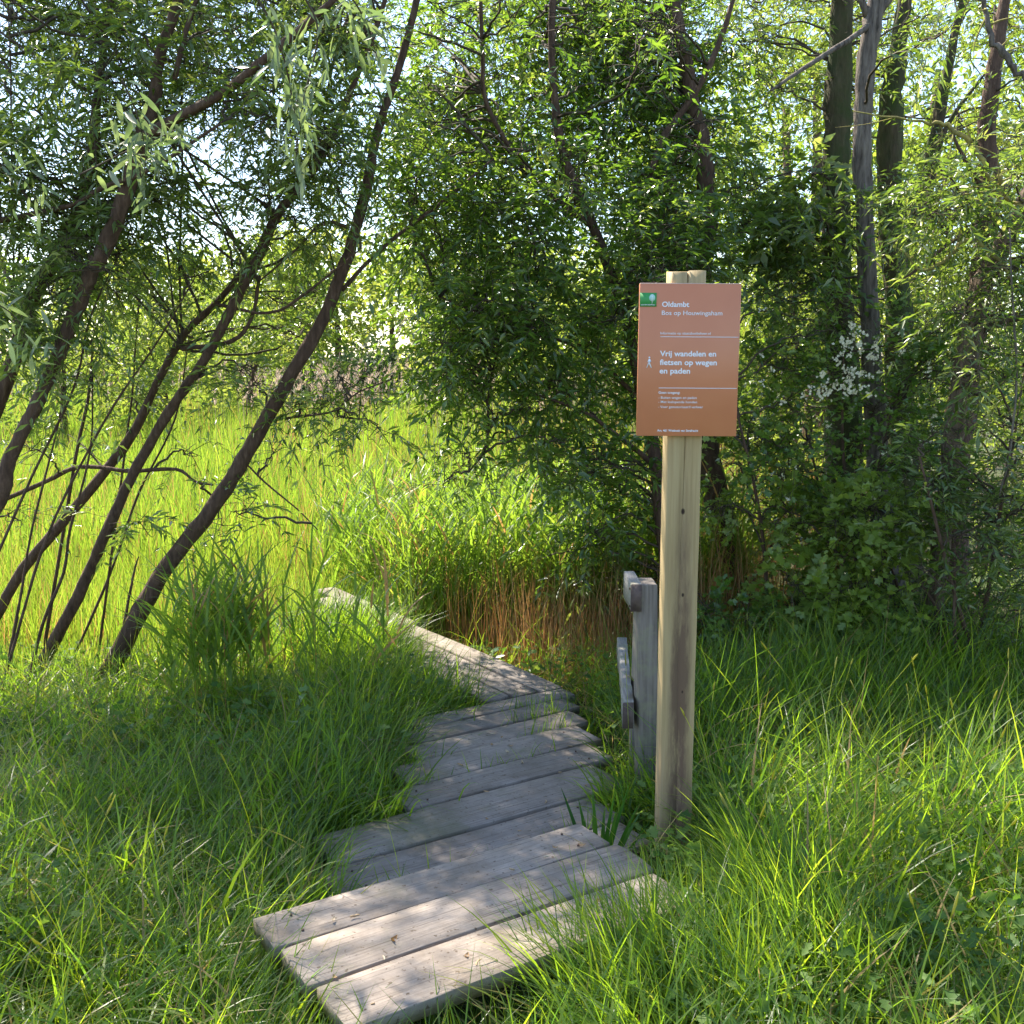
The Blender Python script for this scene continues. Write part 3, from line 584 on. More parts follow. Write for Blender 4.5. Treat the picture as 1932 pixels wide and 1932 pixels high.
wa = Acc()
wx, wy = scatter(2400, 0, 0, 1.5, 5.8, fan=.56); kk = ~in_deck(wx, wy, .04) & (noise2(wx, wy, 2.2, 91) > -.05); wx, wy = wx[kk], wy[kk]
for rep_ in range(7):
    n_ = len(wx); a_ = rng.uniform(0, 6.28, n_); hh = rng.uniform(.04, .26, n_); B = np.stack([wx + np.cos(a_) * .02, wy + np.sin(a_) * .02, gh(wx, wy) + hh], -1); A_ = unit(np.stack([np.cos(a_), np.sin(a_), rng.uniform(-.3, .5, n_)], -1))
    wa.add(*lobed_arr(B, A_, rng.uniform(.025, .06, n_), rng.uniform(.02, .045, n_), rng.uniform(0, 1, n_)))
tag(wa.build('meadow_weeds', M['weed']), 'low broad leaved weeds mixed through the meadow grass', 'weeds', kind='stuff')

# where the canopy lets the sun through: patches of ground, found by following the sun's ray down
SD = np.array(SDIR)
def lightmap(x, y):
    """share of leaves that may stay, by the place their shadow falls"""
    k = np.full(len(x), .97)
    blot = smooth(-.05, .12, noise2(x, y, 7.5, 61)); k = k * (1 - .55 * blot * smooth(3.4, 2.8, y))   # mottled gaps between the sprays
    right = smooth(.50, .90, x - .12 * (y - 2)) * smooth(4.9, 3.9, y)           # open sunny grass, lower right
    k = k * (1 - right * (.80 + .17 * smooth(-.25, .1, noise2(x, y, 2.6, 9))))
    front = smooth(2.05, 1.8, y); k = k * (1 - .25 * front * smooth(-.2, .2, noise2(x, y, 4, 19)))
    platform = smooth(.80, .5, np.abs(x + .08)) * smooth(3.15, 2.95, y) * smooth(1.7, 2.0, y)
    spots = smooth(.03, .13, noise2(x, y, 15, 43)); k = k * (1 - platform * spots * .93)
    low = smooth(.7, .5, np.abs(x - .05)) * smooth(3.0, 3.2, y) * smooth(4.4, 4.1, y); k = k * (1 - low * .9 * smooth(.12, .22, noise2(x, y, 14, 44)))
    fieldm = smooth(4.6, 5.4, y + .25 * x) * smooth(1.3, .8, x - .1 * (y - 5)) ; k = k * (1 - .95 * fieldm)
    return k
def sunkeep(P, floor=0.0):
    t = P[:, 2] / SD[2]; gx = P[:, 0] - SD[0] * t; gy = P[:, 1] - SD[1] * t
    return rng.uniform(size=len(P)) < np.maximum(lightmap(gx, gy), floor)
def softkeep(P):
    t = P[:, 2] / SD[2]; gx = P[:, 0] - SD[0] * t; gy = P[:, 1] - SD[1] * t
    sunny = smooth(.6, 1.0, gx - .12 * (gy - 2)) * smooth(4.6, 3.8, gy)
    return rng.uniform(size=len(P)) < np.maximum(lightmap(gx, gy), .42 - .32 * sunny)
NL = [0]
def clump_foliage(lf, tg, C, rad, ntw, per, LL, LW, twl=(.16, .40), stems=None, brad=.007, wood=None, keep=None, **kw):
    C = np.asarray(C, float); rad = np.asarray(rad, float); LL = LL * rng.uniform(.72, 1.25)
    U = unit(rng.normal(size=(ntw, 3))) * (rng.uniform(size=(ntw, 1)) ** .4) * .85
    O = C + U * rad; D = U * .7 + rng.normal(size=(ntw, 3)) * .5
    if keep is not None:
        k = keep(O + D * .1); O, D = O[k], D[k]
    if len(O) == 0: return
    twigs_leaves(lf, tg, O, D, rng.uniform(*twl, len(O)), per, LL, LW, **kw)
    NL[0] += len(O) * per
    if wood is not None and stems is not None:
        best = None
        for S in stems:
            d = np.linalg.norm(S - C, axis=1) + 1.2 * np.maximum(S[:, 2] - C[2] + .1, 0); i_ = int(d.argmin())
            if best is None or d[i_] < best[0]: best = (d[i_], S[i_])
        s = best[1]; dist = np.linalg.norm(C - s)
        midp = (s + C) / 2 + np.array((0, 0, .10 * dist)) + rng.normal(size=3) * .10 * dist; brad = brad * (.55 if dist > 1.1 else 1)
        Pb = cr([s, midp, C, C + unit(C - midp) * rad.mean() * .6], 5); n_ = len(Pb); Pb[1:-1] += rng.normal(size=(n_ - 2, 3)) * .008
        wood.add(*tube_arr(Pb, np.linspace(brad * (1 + .4 * min(dist, 2)), brad * .25, n_), 5))
        for k in range(7):                                # sub-branches inside the clump
            a = Pb[rng.integers(n_ // 2, n_ - 1)]; e = C + unit(rng.normal(size=3)) * rad * .85
            Ps = cr([a, (a + e) / 2 + rng.normal(size=3) * .05, e], 3); wood.add(*tube_arr(Ps, np.linspace(brad * .45, brad * .15, len(Ps)), 3))

def pxstem(pts, Y0, Y1=None, n=6):
    """(u, v, width px) waypoints at depth Y0..Y1 -> resampled points and radii"""
    m_ = len(pts); out = []
    for k, p in enumerate(pts):
        Y_ = Y0 if Y1 is None else Y0 + (Y1 - Y0) * k / (m_ - 1)
        if len(p) > 3: Y_ = p[3]
        out.append([*W(p[0], p[1], Y_), p[2] / F * Y_ / 2 * (.74 if p[0] < 820 else .95)])
    A = cr(out, n); return A[:, :3], np.maximum(A[:, 3], .0015)
def knobbly(P, r, amp=.05):
    P = P.copy(); P[1:-1] += rng.normal(size=(len(P) - 2, 3)) * (r[1:-1, None] * amp); return P
class Tree:
    def __init__(s, name, label, stems, bark, leaf, group, cat='tree', sides=10):
        s.stems = []; s.name = name; base = None
        for k, st in enumerate(stems):
            P, r = st; P = knobbly(P, r)
            if k == 0:
                # root the trunk in the ground
                g0 = gh(P[0, 0], P[0, 1]) - .12
                if P[0, 2] > g0:
                    d = P[0] - P[2]; d = d / max(-d[2], .05) if d[2] < 0 else np.array((0, 0, -1.)); ex = P[0] + np.clip(d, -2, 2) * (P[0, 2] - g0)
                    P = np.vstack([ex, P]); r = np.concatenate([[r[0] * 1.25], r])
                base = P[0].copy(); s.root = empty(name, tuple(base), label, cat, group)
            V, q, t = tube_arr(P, r, sides if k == 0 else 7, .07)
            mk('trunk' if k == 0 else 'limb', V, q, t, bark, s.root, smooth_=True, loc=base); s.stems.append(P)
        s.base = base; s.bark = bark; s.leaf = leaf; s.lf = Acc(); s.tg = Acc(); s.wd = Acc()
    def clump(s, u, v, Y, ru, rv=None, ry=.35, ntw=26, per=13, LL=.055, LW=.24, **kw):
        rv = rv or ru; C = W(u, v, Y); s.clump3(C, (ru / F * Y, ry, rv / F * Y), ntw, per, LL, LW, **kw)
    def clump3(s, C, rad, ntw, per, LL, LW, **kw):
        if kw.get('keep') is not None:                    # no bare sprays left where the canopy is open
            t_ = C[2] / SD[2]; lm = lightmap(np.array([C[0] - SD[0] * t_]), np.array([C[1] - SD[1] * t_]))[0]
            if kw['keep'] is sunkeep and lm < .35: return
            if kw['keep'] is softkeep and lm < .35 and rng.uniform() < .5: return
        clump_foliage(s.lf, s.tg, C, rad, ntw, per, LL, LW, stems=s.stems, wood=s.wd, **kw)
    def done(s):
        o = s.lf.build('crown', s.leaf, s.root, loc=s.base)
        if o: o['kind'] = 'stuff'
        a = Acc(); 
        for q in (s.tg, s.wd):
            if q.V: a.add(np.vstack(q.V), np.vstack(q.q) if q.q else None, np.vstack(q.t) if q.t else None)
        o = a.build('branches', M['twig'], s.root, loc=s.base)
        if o: o['kind'] = 'stuff'
        return s.root
GL = 'leaning willow stems left of the boardwalk'
S1 = Tree('willow_tree', 'rightmost leaning willow stem, thickest near its foot in the grass', [
    pxstem([(195, 1290, 54), (300, 1090, 44), (400, 960, 40), (470, 850, 38), (530, 740, 36), (600, 620, 32), (650, 500, 30), (688, 370, 26), (712, 250, 22), (758, 110, 18), (800, -60, 15), (850, -300, 8)], 5.5, 5.2),
    pxstem([(539, 789, 6), (590, 783, 6), (630, 775, 5), (676, 740, 4), (740, 715, 3)], 5.45, 5.3, 4), pxstem([(645, 548, 12), (698, 490, 10), (768, 430, 9), (838, 378, 7), (930, 300, 4)], 5.4, 5.7, 4),
    pxstem([(462, 872, 5), (500, 910, 5), (560, 960, 4), (600, 1000, 3)], 5.45, 5.4, 3), pxstem([(660, 430, 10), (610, 420, 8), (560, 470, 6), (490, 530, 4)], 5.3, 5.2, 3)], M['bark'], M['willow'], GL)
S2 = Tree('willow_tree', 'leaning willow stem just left of the thickest one, curving up to a pale fork', [
    pxstem([(75, 1260, 34), (115, 1188, 32), (175, 1065, 30), (196, 1013, 29), (259, 880, 26), (325, 768, 26), (385, 680, 24), (413, 628, 24), (448, 560, 26), (490, 480, 26), (525, 402, 24), (602, 304, 18), (672, 147, 14), (720, 20, 12), (780, -200, 7)], 5.6, 5.0),
    pxstem([(343, 658, 12), (437, 644, 11), (475, 598, 10), (490, 520, 9)], 5.4, 5.3, 4), pxstem([(410, 574, 8), (507, 591, 8), (577, 553, 7), (680, 470, 4)], 5.3, 5.2, 4)], M['bark'], M['willow'], GL)
S3 = Tree('willow_tree', 'slender dark leaning willow stem crossing behind the second one near its foot', [
    pxstem([(-40, 1230, 32), (0, 1153, 28), (45, 1072, 27), (140, 960, 26), (245, 827, 24), (297, 722, 20), (350, 628, 18), (413, 567, 16), (480, 480, 14), (540, 380, 10), (600, 250, 7), (640, 60, 5)], 5.9, 5.5),
    pxstem([(0, 946, 12), (88, 908, 12), (140, 883, 12), (192, 882, 11), (245, 889, 11), (332, 885, 9), (367, 908, 7), (402, 915, 5)], 5.75, 5.5, 4)], M['bark'], M['willow'], GL)
S4 = Tree('willow_tree', 'stout leaning willow trunk forking into two heavy limbs against the sky', [
    pxstem([(-90, 1080, 40), (0, 943, 36), (18, 866, 34), (63, 775, 33), (98, 698, 34), (140, 595, 36), (168, 525, 38), (210, 437, 40), (245, 340, 40), (273, 245, 40), (290, 192, 32), (301, 105, 27), (336, 0, 24), (380, -180, 16)], 4.9, 4.6),
    pxstem([(268, 262, 30), (332, 224, 26), (420, 175, 24), (465, 140, 22), (560, 60, 18), (700, -60, 12)], 4.6, 4.4, 5), pxstem([(0, 416, 14), (133, 388, 13), (196, 353, 12), (280, 322, 11), (420, 231, 7)], 4.9, 4.5, 4),
    pxstem([(330, 150, 14), (350, 60, 13), (385, -40, 10)], 4.6, 4.6, 4)], M['bark'], M['willow'], GL)
S5 = Tree('willow_tree', 'leftmost leaning willow trunk, partly cut by the left edge of the photograph', [
    pxstem([(-220, 1150, 46), (-60, 880, 42), (28, 676, 40), (52, 577, 40), (105, 490, 38), (140, 420, 36), (165, 340, 32), (178, 270, 28), (182, 190, 20), (200, 60, 14), (230, -120, 8)], 5.3, 4.9),
    pxstem([(25, 700, 5), (26, 500, 5), (22, 300, 5), (20, 140, 4), (15, 0, 3)], 5.2, 5.0, 4)], M['bark'], M['willow'], GL)
thin = [([(50, 1300, 9), (80, 1180, 9), (120, 1080, 8), (132, 1000, 7), (170, 850, 5), (175, 700, 4)], 5.4), ([(0, 1330, 9), (25, 1200, 9), (40, 1120, 7), (60, 1000, 6), (110, 800, 5), (120, 720, 3)], 5.3),
        ([(232, 1190, 8), (245, 1120, 7), (255, 1070, 5), (262, 1050, 3)], 5.5), ([(120, 1000, 9, 6.0), (145, 850, 9, 6.0), (165, 760, 8, 6.0), (172, 690, 6, 6.0), (175, 640, 4, 6.0)], 6.0), ([(236, 850, 6), (250, 740, 5), (255, 660, 4), (262, 560, 3)], 5.8),
        ([(20, 1240, 8), (90, 1010, 7), (200, 790, 6), (300, 640, 5), (370, 520, 3)], 5.2), ([(130, 1260, 8), (205, 1090, 7), (262, 930, 6), (330, 790, 5), (356, 640, 3)], 5.9), ([(-20, 1080, 8), (60, 900, 7), (140, 730, 6), (170, 600, 5), (230, 470, 3)], 5.1)]
for k, (pt_, Y_) in enumerate(thin):
    t_ = Tree('willow_sapling', ['thin bent willow shoot rising between the leaning stems at lower left', 'thin willow shoot nearest the left edge of the photograph', 'short broken twig shoot left of the thickest willow foot', 'pale thin shoot caught by sun behind the crossing willow limb', 'very thin straight shoot in the middle of the willow stems', 'slender shoot leaning right across the crossing willow limb', 'slender shoot rising close beside the curving willow stem', 'slender shoot leaning right at the left edge below the forking trunk'][k],
              [pxstem(pt_, Y_)], M['bark'], M['willow'], 'thin shoots among the leaning willow stems', cat='sapling', sides=6)
    if k != 2: t_.clump(pt_[-1][0], pt_[-1][1], Y_, 45, ntw=12)
    t_.done()
# leafy masses of the left willows, as seen against the sky and the field
left = [S1, S2, S3, S4, S5]
def scatter_clumps(trees, regions):
    for (u0, u1, v0, v1, n_, Y0, Y1, r0, r1, ntw, kw) in regions:
        for k in range(n_):
            u = rng.uniform(u0, u1); v = rng.uniform(v0, v1); Y_ = rng.uniform(Y0, Y1); C = W(u, v, Y_)
            hole = False
            for (hu, hv, hr) in HOLES:
                if (u - hu) ** 2 + (v - hv) ** 2 < (hr + 30) ** 2: hole = True
            if hole: continue
            best = min(trees, key=lambda T: min(np.linalg.norm(S - C, axis=1).min() for S in T.stems))
            r = rng.uniform(r0, r1); kw2 = dict(kw); best.clump(u, v, Y_, r * rng.uniform(.9, 1.5), r, rng.uniform(.15, .3), ntw, keep=softkeep if C[2] > 2.6 else None, **kw2)
HOLES = [(95, 90, 50), (60, 215, 40), (415, 335, 42), (665, 165, 45), (700, 440, 40), (360, 440, 15)]
wl = dict(per=15, LL=.066, LW=.22)
scatter_clumps(left, [
    (-60, 760, -60, 130, 60, 4.6, 6.0, 55, 85, 24, wl), (-60, 700, 130, 300, 44, 4.6, 6.0, 50, 80, 22, wl), (-60, 360, 270, 450, 26, 4.8, 6.0, 42, 65, 19, wl), (430, 640, 250, 430, 13, 4.8, 6.0, 40, 60, 18, wl),
    (-60, 250, 440, 640, 12, 4.6, 6.0, 45, 70, 18, wl), (280, 640, 430, 660, 9, 5.2, 6.4, 32, 50, 10, wl), (-60, 480, 640, 1000, 10, 5.0, 6.0, 32, 50, 8, wl), (480, 700, 640, 900, 8, 5.2, 5.8, 30, 50, 9, wl),
    (620, 820, 60, 460, 12, 5.8, 6.4, 50, 80, 20, wl)])
# canopy above the frame that shades the foreground
for k in range(84):
    C = np.array((rng.uniform(-5.2, .4), rng.uniform(3.0, 7.6), rng.uniform(3.9, 6.4)))
    T = left[rng.integers(0, 5)]; T.clump3(C, (.55, .55, .38), 42, 12, .065, .24, keep=sunkeep)
for (gx_, gy_) in [(rng.uniform(-.9, .6), rng.uniform(1.9, 3.1)) for _ in range(16)] + [(rng.uniform(-.5, .7), rng.uniform(3.1, 4.4)) for _ in range(9)] + [(rng.uniform(-2.2, -.7), rng.uniform(1.8, 4.2)) for _ in range(30)] + [(rng.uniform(-3.2, -.9), rng.uniform(3.7, 5.2)) for _ in range(14)]:  # unseen clumps added along the sun's rays to shade chosen ground
    z_ = rng.uniform(4.2, 5.6); t_ = z_ / SD[2]; C = np.array((gx_ + SD[0] * t_, gy_ + SD[1] * t_, z_)); left[rng.integers(0, 3)].clump3(C, (.5, .5, .3), 44, 12, .06, .26, keep=sunkeep)
def hero_leaf_mesh(seed):
    r = np.random.default_rng(seed); n = 6; V = []; bend = r.uniform(.1, .5)
    for k in range(n + 1):
        t = k / n; wv = .11 * math.sin(math.pi * min(1, t * .93 + .03)) ** .8; z = -bend * t * t * .5; V += [(t, -wv, z + .03), (t, 0, z), (t, wv, z + .03)]
    q = []
    for k in range(n):
        a = k * 3; q += [(a, a + 1, a + 4, a + 3), (a + 1, a + 2, a + 5, a + 4)]
    o = mk('leaf', V, q, None, M['silver'], attr=np.full(len(V), r.uniform(0, 1)), smooth_=True); me = o.data; bpy.data.objects.remove(o); return me
HL = [hero_leaf_mesh(k) for k in range(6)]
def near_spray(T, pts, Y_, nl):
    """a leafy twig near the camera; every leaf an object"""
    P, r = pxstem(pts, Y_, Y_ + .15, 5); V, q, t = tube_arr(P, r, 5)
    br = mk('branch', V, q, t, M['twig'], T.root, loc=T.base)
    for k in range(nl):
        f = rng.uniform(.15, 1) * (len(P) - 1); i_ = min(int(f), len(P) - 2); p = P[i_] + (P[i_ + 1] - P[i_]) * (f - i_) + rng.normal(size=3) * .035
        d = unit(unit(P[i_ + 1] - P[i_]) * .5 + rng.normal(size=3) * .6 + np.array((0, 0, -.25)))
        o = bpy.data.objects.new('leaf', HL[rng.integers(0, 6)]); link(o, br); o.location = Vector(p - T.base)
        o.rotation_mode = 'QUATERNION'; qd = Vector(d).to_track_quat('X', 'Z'); o.rotation_quaternion = qd @ Matrix.Rotation(rng.uniform(-1, 1), 4, 'X').to_quaternion(); s_2 = rng.uniform(.045, .085); o.scale = (s_2, s_2, s_2)
near_spray(S4, [(150, 330, 5), (230, 290, 4), (300, 260, 3), (340, 240, 2)], 3.3, 80)
near_spray(S4, [(230, 150, 5), (260, 220, 4), (275, 300, 3), (262, 350, 2)], 3.2, 60)
near_spray(S1, [(470, -30, 6), (520, 60, 5), (545, 150, 4), (560, 240, 2)], 3.2, 80)
near_spray(S1, [(560, -30, 6), (600, 60, 5), (570, 200, 4), (555, 330, 2)], 3.5, 80)
near_spray(S1, [(640, -40, 5), (690, 40, 4), (712, 110, 2)], 3.3, 50)
near_spray(S5, [(-30, 560, 4), (30, 600, 3), (70, 680, 2)], 3.4, 30)
near_spray(S5, [(-30, 280, 4), (40, 330, 3), (90, 420, 2)], 3.6, 30)
for T in left: T.done()

# centre trees
GC = 'willow trees behind the sign'
C1 = Tree('willow_tree', 'dark slim willow trunk just left of the sign post', [
    pxstem([(1262, 1110, 30), (1250, 1000, 28), (1238, 880, 26), (1215, 760, 24), (1180, 600, 22), (1120, 430, 20), (1060, 280, 18), (1041, 105, 14), (1045, -40, 12), (1050, -250, 7)], 6.0, 6.0),
    pxstem([(1256, 936, 12), (1227, 873, 11), (1140, 803, 9), (1098, 775, 7), (1000, 740, 4)], 6.0, 5.6, 4), pxstem([(1120, 430, 12), (1000, 330, 10), (920, 200, 9), (911, 105, 8), (906, -30, 7)], 6.0, 5.8, 4),
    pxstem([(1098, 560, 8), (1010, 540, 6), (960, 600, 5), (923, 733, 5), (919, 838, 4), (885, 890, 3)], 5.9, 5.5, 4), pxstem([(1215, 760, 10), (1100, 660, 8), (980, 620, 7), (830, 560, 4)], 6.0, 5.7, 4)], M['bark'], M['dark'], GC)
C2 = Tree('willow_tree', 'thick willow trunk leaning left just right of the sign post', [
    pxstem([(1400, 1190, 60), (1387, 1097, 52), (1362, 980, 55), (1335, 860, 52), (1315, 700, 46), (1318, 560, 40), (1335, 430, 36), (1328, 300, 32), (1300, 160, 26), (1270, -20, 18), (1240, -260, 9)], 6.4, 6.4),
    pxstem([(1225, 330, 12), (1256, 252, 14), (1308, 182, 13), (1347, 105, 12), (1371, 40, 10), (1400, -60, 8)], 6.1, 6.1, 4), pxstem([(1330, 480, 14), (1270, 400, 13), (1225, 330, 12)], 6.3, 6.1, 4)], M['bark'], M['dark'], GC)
HOLES = [(1440, 190, 45), (1330, 150, 20)]
dk = dict(per=14, LL=.066, LW=.30)
scatter_clumps([C1, C2], [
    (740, 1270, -80, 200, 66, 5.2, 7.2, 50, 85, 28, dk), (700, 1420, -80, 280, 42, 7.0, 8.8, 60, 95, 26, dk), (760, 1270, 200, 420, 48, 5.2, 7.2, 50, 85, 27, dk), (800, 1290, 400, 600, 26, 5.2, 7.0, 50, 75, 25, dk),
    (780, 1220, 560, 740, 16, 5.3, 6.3, 40, 65, 18, dk), (930, 1240, 720, 900, 14, 5.4, 6.4, 40, 60, 14, dk), (1030, 1260, 880, 1120, 14, 5.8, 6.6, 40, 60, 14, dk),
    (1220, 1420, -60, 540, 28, 6.2, 7.6, 50, 80, 22, dk), (1250, 1400, 60, 520, 13, 5.6, 6.0, 45, 65, 22, dk)])
for (u, v, r) in ((900, 700, 42), (925, 780, 38), (880, 855, 32), (845, 905, 26), (835, 700, 35), (985, 770, 45), (860, 600, 50), (930, 640, 45), (1050, 830, 40)): C1.clump(u, v, 5.5, r, r * .8, .12, 14, **dict(per=14, LL=.06, LW=.27))
for k in range(16):
    C = np.array((rng.uniform(-.8, 2.0), rng.uniform(5.0, 7.2), rng.uniform(3.9, 6.8))); (C1 if k % 2 else C2).clump3(C, (.6, .6, .4), 40, 12, .065, .25, keep=sunkeep)
C1.done(); C2.done()

# right trees
GR = 'tree trunks on the right'
R1 = Tree('willow_tree', 'large mossy trunk on the right standing just left of the grey cracked trunk', [
    pxstem([(1610, 1210, 110), (1600, 1060, 86), (1590, 900, 78), (1592, 740, 66), (1584, 600, 56), (1579, 470, 52), (1577, 315, 52), (1582, 175, 50), (1588, 0, 40), (1595, -200, 30)], 6.6, 6.6)], M['barkmoss'], M['willow'], GR, sides=14)
R2 = Tree('willow_tree', 'slim grey trunk with deeply cracked bark, forking at the top edge', [
    pxstem([(1690, 1190, 60), (1668, 1000, 50), (1650, 780, 42), (1636, 525, 35), (1627, 280, 33), (1632, 140, 34), (1648, 40, 34), (1660, -60, 24), (1690, -220, 14)], 6.1, 6.1),
    pxstem([(1655, 30, 16), (1676, 0, 14), (1740, -80, 10)], 6.1, 6.1, 4), pxstem([(1650, 40, 12), (1610, 70, 11), (1560, 101, 10), (1500, 140, 8), (1455, 171, 5)], 6.1, 5.8, 4), pxstem([(1636, 30, 14), (1615, -30, 12), (1600, -120, 8)], 6.1, 6.1, 3)], M['barkgrey'], M['willow'], GR, sides=12)
R3 = Tree('willow_tree', 'dark mossy trunk standing behind and right of the grey cracked trunk', [
    pxstem([(1720, 1180, 60), (1705, 900, 54), (1692, 560, 48), (1680, 400, 46), (1682, 200, 44), (1700, 60, 30), (1720, -120, 20)], 7.4, 7.4)], M['barkmoss'], M['bright'], GR)
R4 = Tree('willow_tree', 'thin trunk tilted right between the mossy trunks and the rightmost tree', [
    pxstem([(1660, 1150, 34), (1690, 800, 30), (1700, 500, 28), (1722, 430, 27), (1746, 360, 26), (1762, 270, 24), (1790, 120, 18), (1830, -60, 10)], 7.8, 7.8), pxstem([(1722, 400, 14), (1750, 380, 13), (1780, 250, 10), (1850, 150, 6)], 7.7, 7.5, 3)], M['barkmoss'], M['bright'], GR)
R5 = Tree('willow_tree', 'dark upright trunk nearest the right edge, standing behind the pale split bough', [
    pxstem([(1800, 1170, 60), (1800, 900, 56), (1818, 760, 52), (1838, 620, 46), (1855, 480, 42), (1867, 360, 40), (1862, 250, 34), (1880, 100, 26), (1910, -80, 16)], 6.3, 6.3),
    pxstem([(1862, 390, 12), (1845, 340, 12), (1825, 310, 9), (1800, 260, 5)], 6.3, 6.1, 3), pxstem([(1860, 420, 10), (1790, 460, 8), (1715, 520, 5), (1640, 560, 3)], 6.3, 6.1, 3)], M['bark'], M['willow'], GR)
R6 = Tree('willow_tree', 'pale split bough in the sun at the right edge', [
    pxstem([(1765, 1120, 40), (1790, 900, 38), (1812, 740, 40), (1830, 630, 46), (1850, 550, 42), (1888, 470, 36), (1940, 370, 34), (2010, 250, 26), (2080, 80, 18)], 5.5, 5.3),
    pxstem([(1828, 640, 18), (1879, 609, 20), (1932, 595, 19), (2010, 570, 14)], 5.5, 5.2, 4), pxstem([(1812, 760, 9), (1855, 740, 8), (1932, 690, 6), (2000, 650, 4)], 5.5, 5.3, 3)], M['barklit'], M['willow'], GR)
HOLES = [(1520, 300, 40), (1560, 100, 25), (1700, 470, 25), (1830, 460, 28), (1470, 330, 35)]
br_ = dict(per=13, LL=.062, LW=.26, tintm=.55)
scatter_clumps([R3, R4], [(1400, 1960, -80, 300, 40, 7.4, 9.5, 60, 95, 26, br_), (1380, 1960, 300, 600, 32, 7.4, 9.5, 55, 85, 24, br_), (1380, 1960, 560, 800, 14, 7.4, 9.0, 55, 80, 20, br_)])
scatter_clumps([R1, R2, R5, R6], [(1400, 1560, 330, 600, 9, 5.8, 6.3, 40, 65, 20, wl), (1700, 1980, -60, 420, 30, 5.0, 6.6, 45, 75, 24, wl), (1380, 1700, -80, 220, 18, 6.0, 7.0, 45, 70, 22, wl), (1800, 1980, 420, 680, 12, 4.9, 5.3, 40, 60, 16, wl), (1640, 1900, 420, 640, 7, 6.0, 6.6, 40, 60, 14, wl)])
for (u, v) in ((1535, 330), (1510, 390), (1535, 450), (1500, 480), (1540, 520), (1480, 430)): R1.clump(u, v, 6.2, 45, 40, .12, 18, per=12, LL=.085, LW=.42)
for k in range(26):
    C = np.array((rng.uniform(.8, 4.4), rng.uniform(5.0, 7.8), rng.uniform(3.8, 6.8))); [R1, R2, R5][k % 3].clump3(C, (.6, .6, .4), 40, 12, .065, .25, keep=sunkeep)
for T in (R1, R2, R3, R4, R5, R6): T.done()
# lichen covered dead twigs, each its own bough
lich = [([(1932, 560, 6), (1880, 490, 8), (1830, 450, 9), (1790, 485, 8), (1740, 510, 5), (1700, 470, 3)], 5.2, 'yellow lichen covered dead branch sweeping left under the pale bough'),
        ([(1960, 420, 8), (1880, 350, 9), (1840, 280, 9), (1790, 238, 8), (1740, 230, 5), (1610, 210, 2)], 5.3, 'long lichen spotted dead branch crossing the trunks at upper right'),
        ([(1888, 330, 8), (1884, 370, 9), (1880, 405, 5)], 5.2, 'short bright orange yellow lichen stub by the right trunk'),
        ([(1960, 200, 12), (1932, 147, 12), (1900, 110, 12), (1872, 70, 11), (1852, 10, 10), (1840, -40, 9)], 4.9, 'smooth greenish branch arching down from the top right corner'),
        ([(1905, 430, 3), (1912, 600, 4), (1918, 700, 5), (1905, 860, 4), (1885, 935, 3)], 4.9, 'long bare hanging stem in front of the bushes at the right edge')]
for pts_, Y_, lab in lich:
    P, r = pxstem(pts_, Y_, Y_ + .1, 5); P = knobbly(P, r, .5); e = empty('dead_branch', tuple(P[0]), lab, 'branch')
    V, q, t = tube_arr(P, r, 7, .12); mk('bough', V, q, t, M['lichen'] if 'bare' not in lab and 'smooth' not in lab else M['barkgrey'], e, smooth_=True, loc=P[0])
    a = Acc()
    for k in range(9):
        i_ = rng.integers(1, len(P) - 1); d = unit(rng.normal(size=3) * (1, .5, 1)) * rng.uniform(.08, .3); a.add(*tube_arr(cr([P[i_], P[i_] + d * .5 + rng.normal(size=3) * .02, P[i_] + d], 3), np.linspace(r[i_] * .5, .001, 7), 4))
    o = a.build('twigs', M['lichen'], e, loc=P[0]); o['kind'] = 'stuff'

# ------------------------------------------------------------------ shrubs on the right
def shrub(name, label, u, v, Y_, clumps, mat, LL, LW, lob, group, nstem=5, cat='shrub', extra=None, ntw=26):
    b = W(u, v, Y_); b[2] = gh(b[0], b[1]) - .05; root = empty(name, tuple(b), label, cat, group); stems = []
    for k in range(nstem):
        c = clumps[rng.integers(0, len(clumps))]; e = W(c[0], c[1], Y_ + rng.uniform(-.3, .3))
        P = cr([b + rng.normal(size=3) * (.12, .12, 0), (b + e) / 2 + rng.normal(size=3) * .12, e], 5); V, q, t = tube_arr(P, np.linspace(.016, .005, len(P)), 6, .1)
        mk('stem', V, q, t, M['bark'], root, smooth_=True, loc=b); stems.append(P)
    lf, tg, wd = Acc(), Acc(), Acc()
    for (cu, cv, r) in clumps:
        C = W(cu, cv, Y_ + rng.uniform(-.35, .35)); rr = r / F * Y_
        clump_foliage(lf, tg, C, (rr * 1.1, .3, rr), int(ntw * (r / 70) ** 2), 12, LL, LW, (.12, .3), stems, .006, wd, lob=lob, droop=.2)
    o = lf.build('foliage', mat, root, loc=b); o['kind'] = 'stuff'
    a = Acc()
    for q in (tg, wd):
        if q.V: a.add(np.vstack(q.V), np.vstack(q.q) if q.q else None, np.vstack(q.t) if q.t else None)
    a.build('twigs', M['twig'], root, loc=b)['kind'] = 'stuff'
    return root, b
def rc(u0, u1, v0, v1, n_, r0, r1): return [(rng.uniform(u0, u1), rng.uniform(v0, v1), rng.uniform(r0, r1)) for _ in range(n_)]
GS = 'hawthorn and willow bushes under the right trees'
hw, hb = shrub('hawthorn_shrub', 'hawthorn bush with white blossom clusters in front of the large mossy trunk', 1640, 1180, 6.0, rc(1440, 1540, 620, 940, 12, 45, 70) + rc(1640, 1800, 620, 900, 14, 50, 75) + rc(1530, 1650, 600, 700, 4, 40, 60), M['haw'], .045, .8, True, GS)
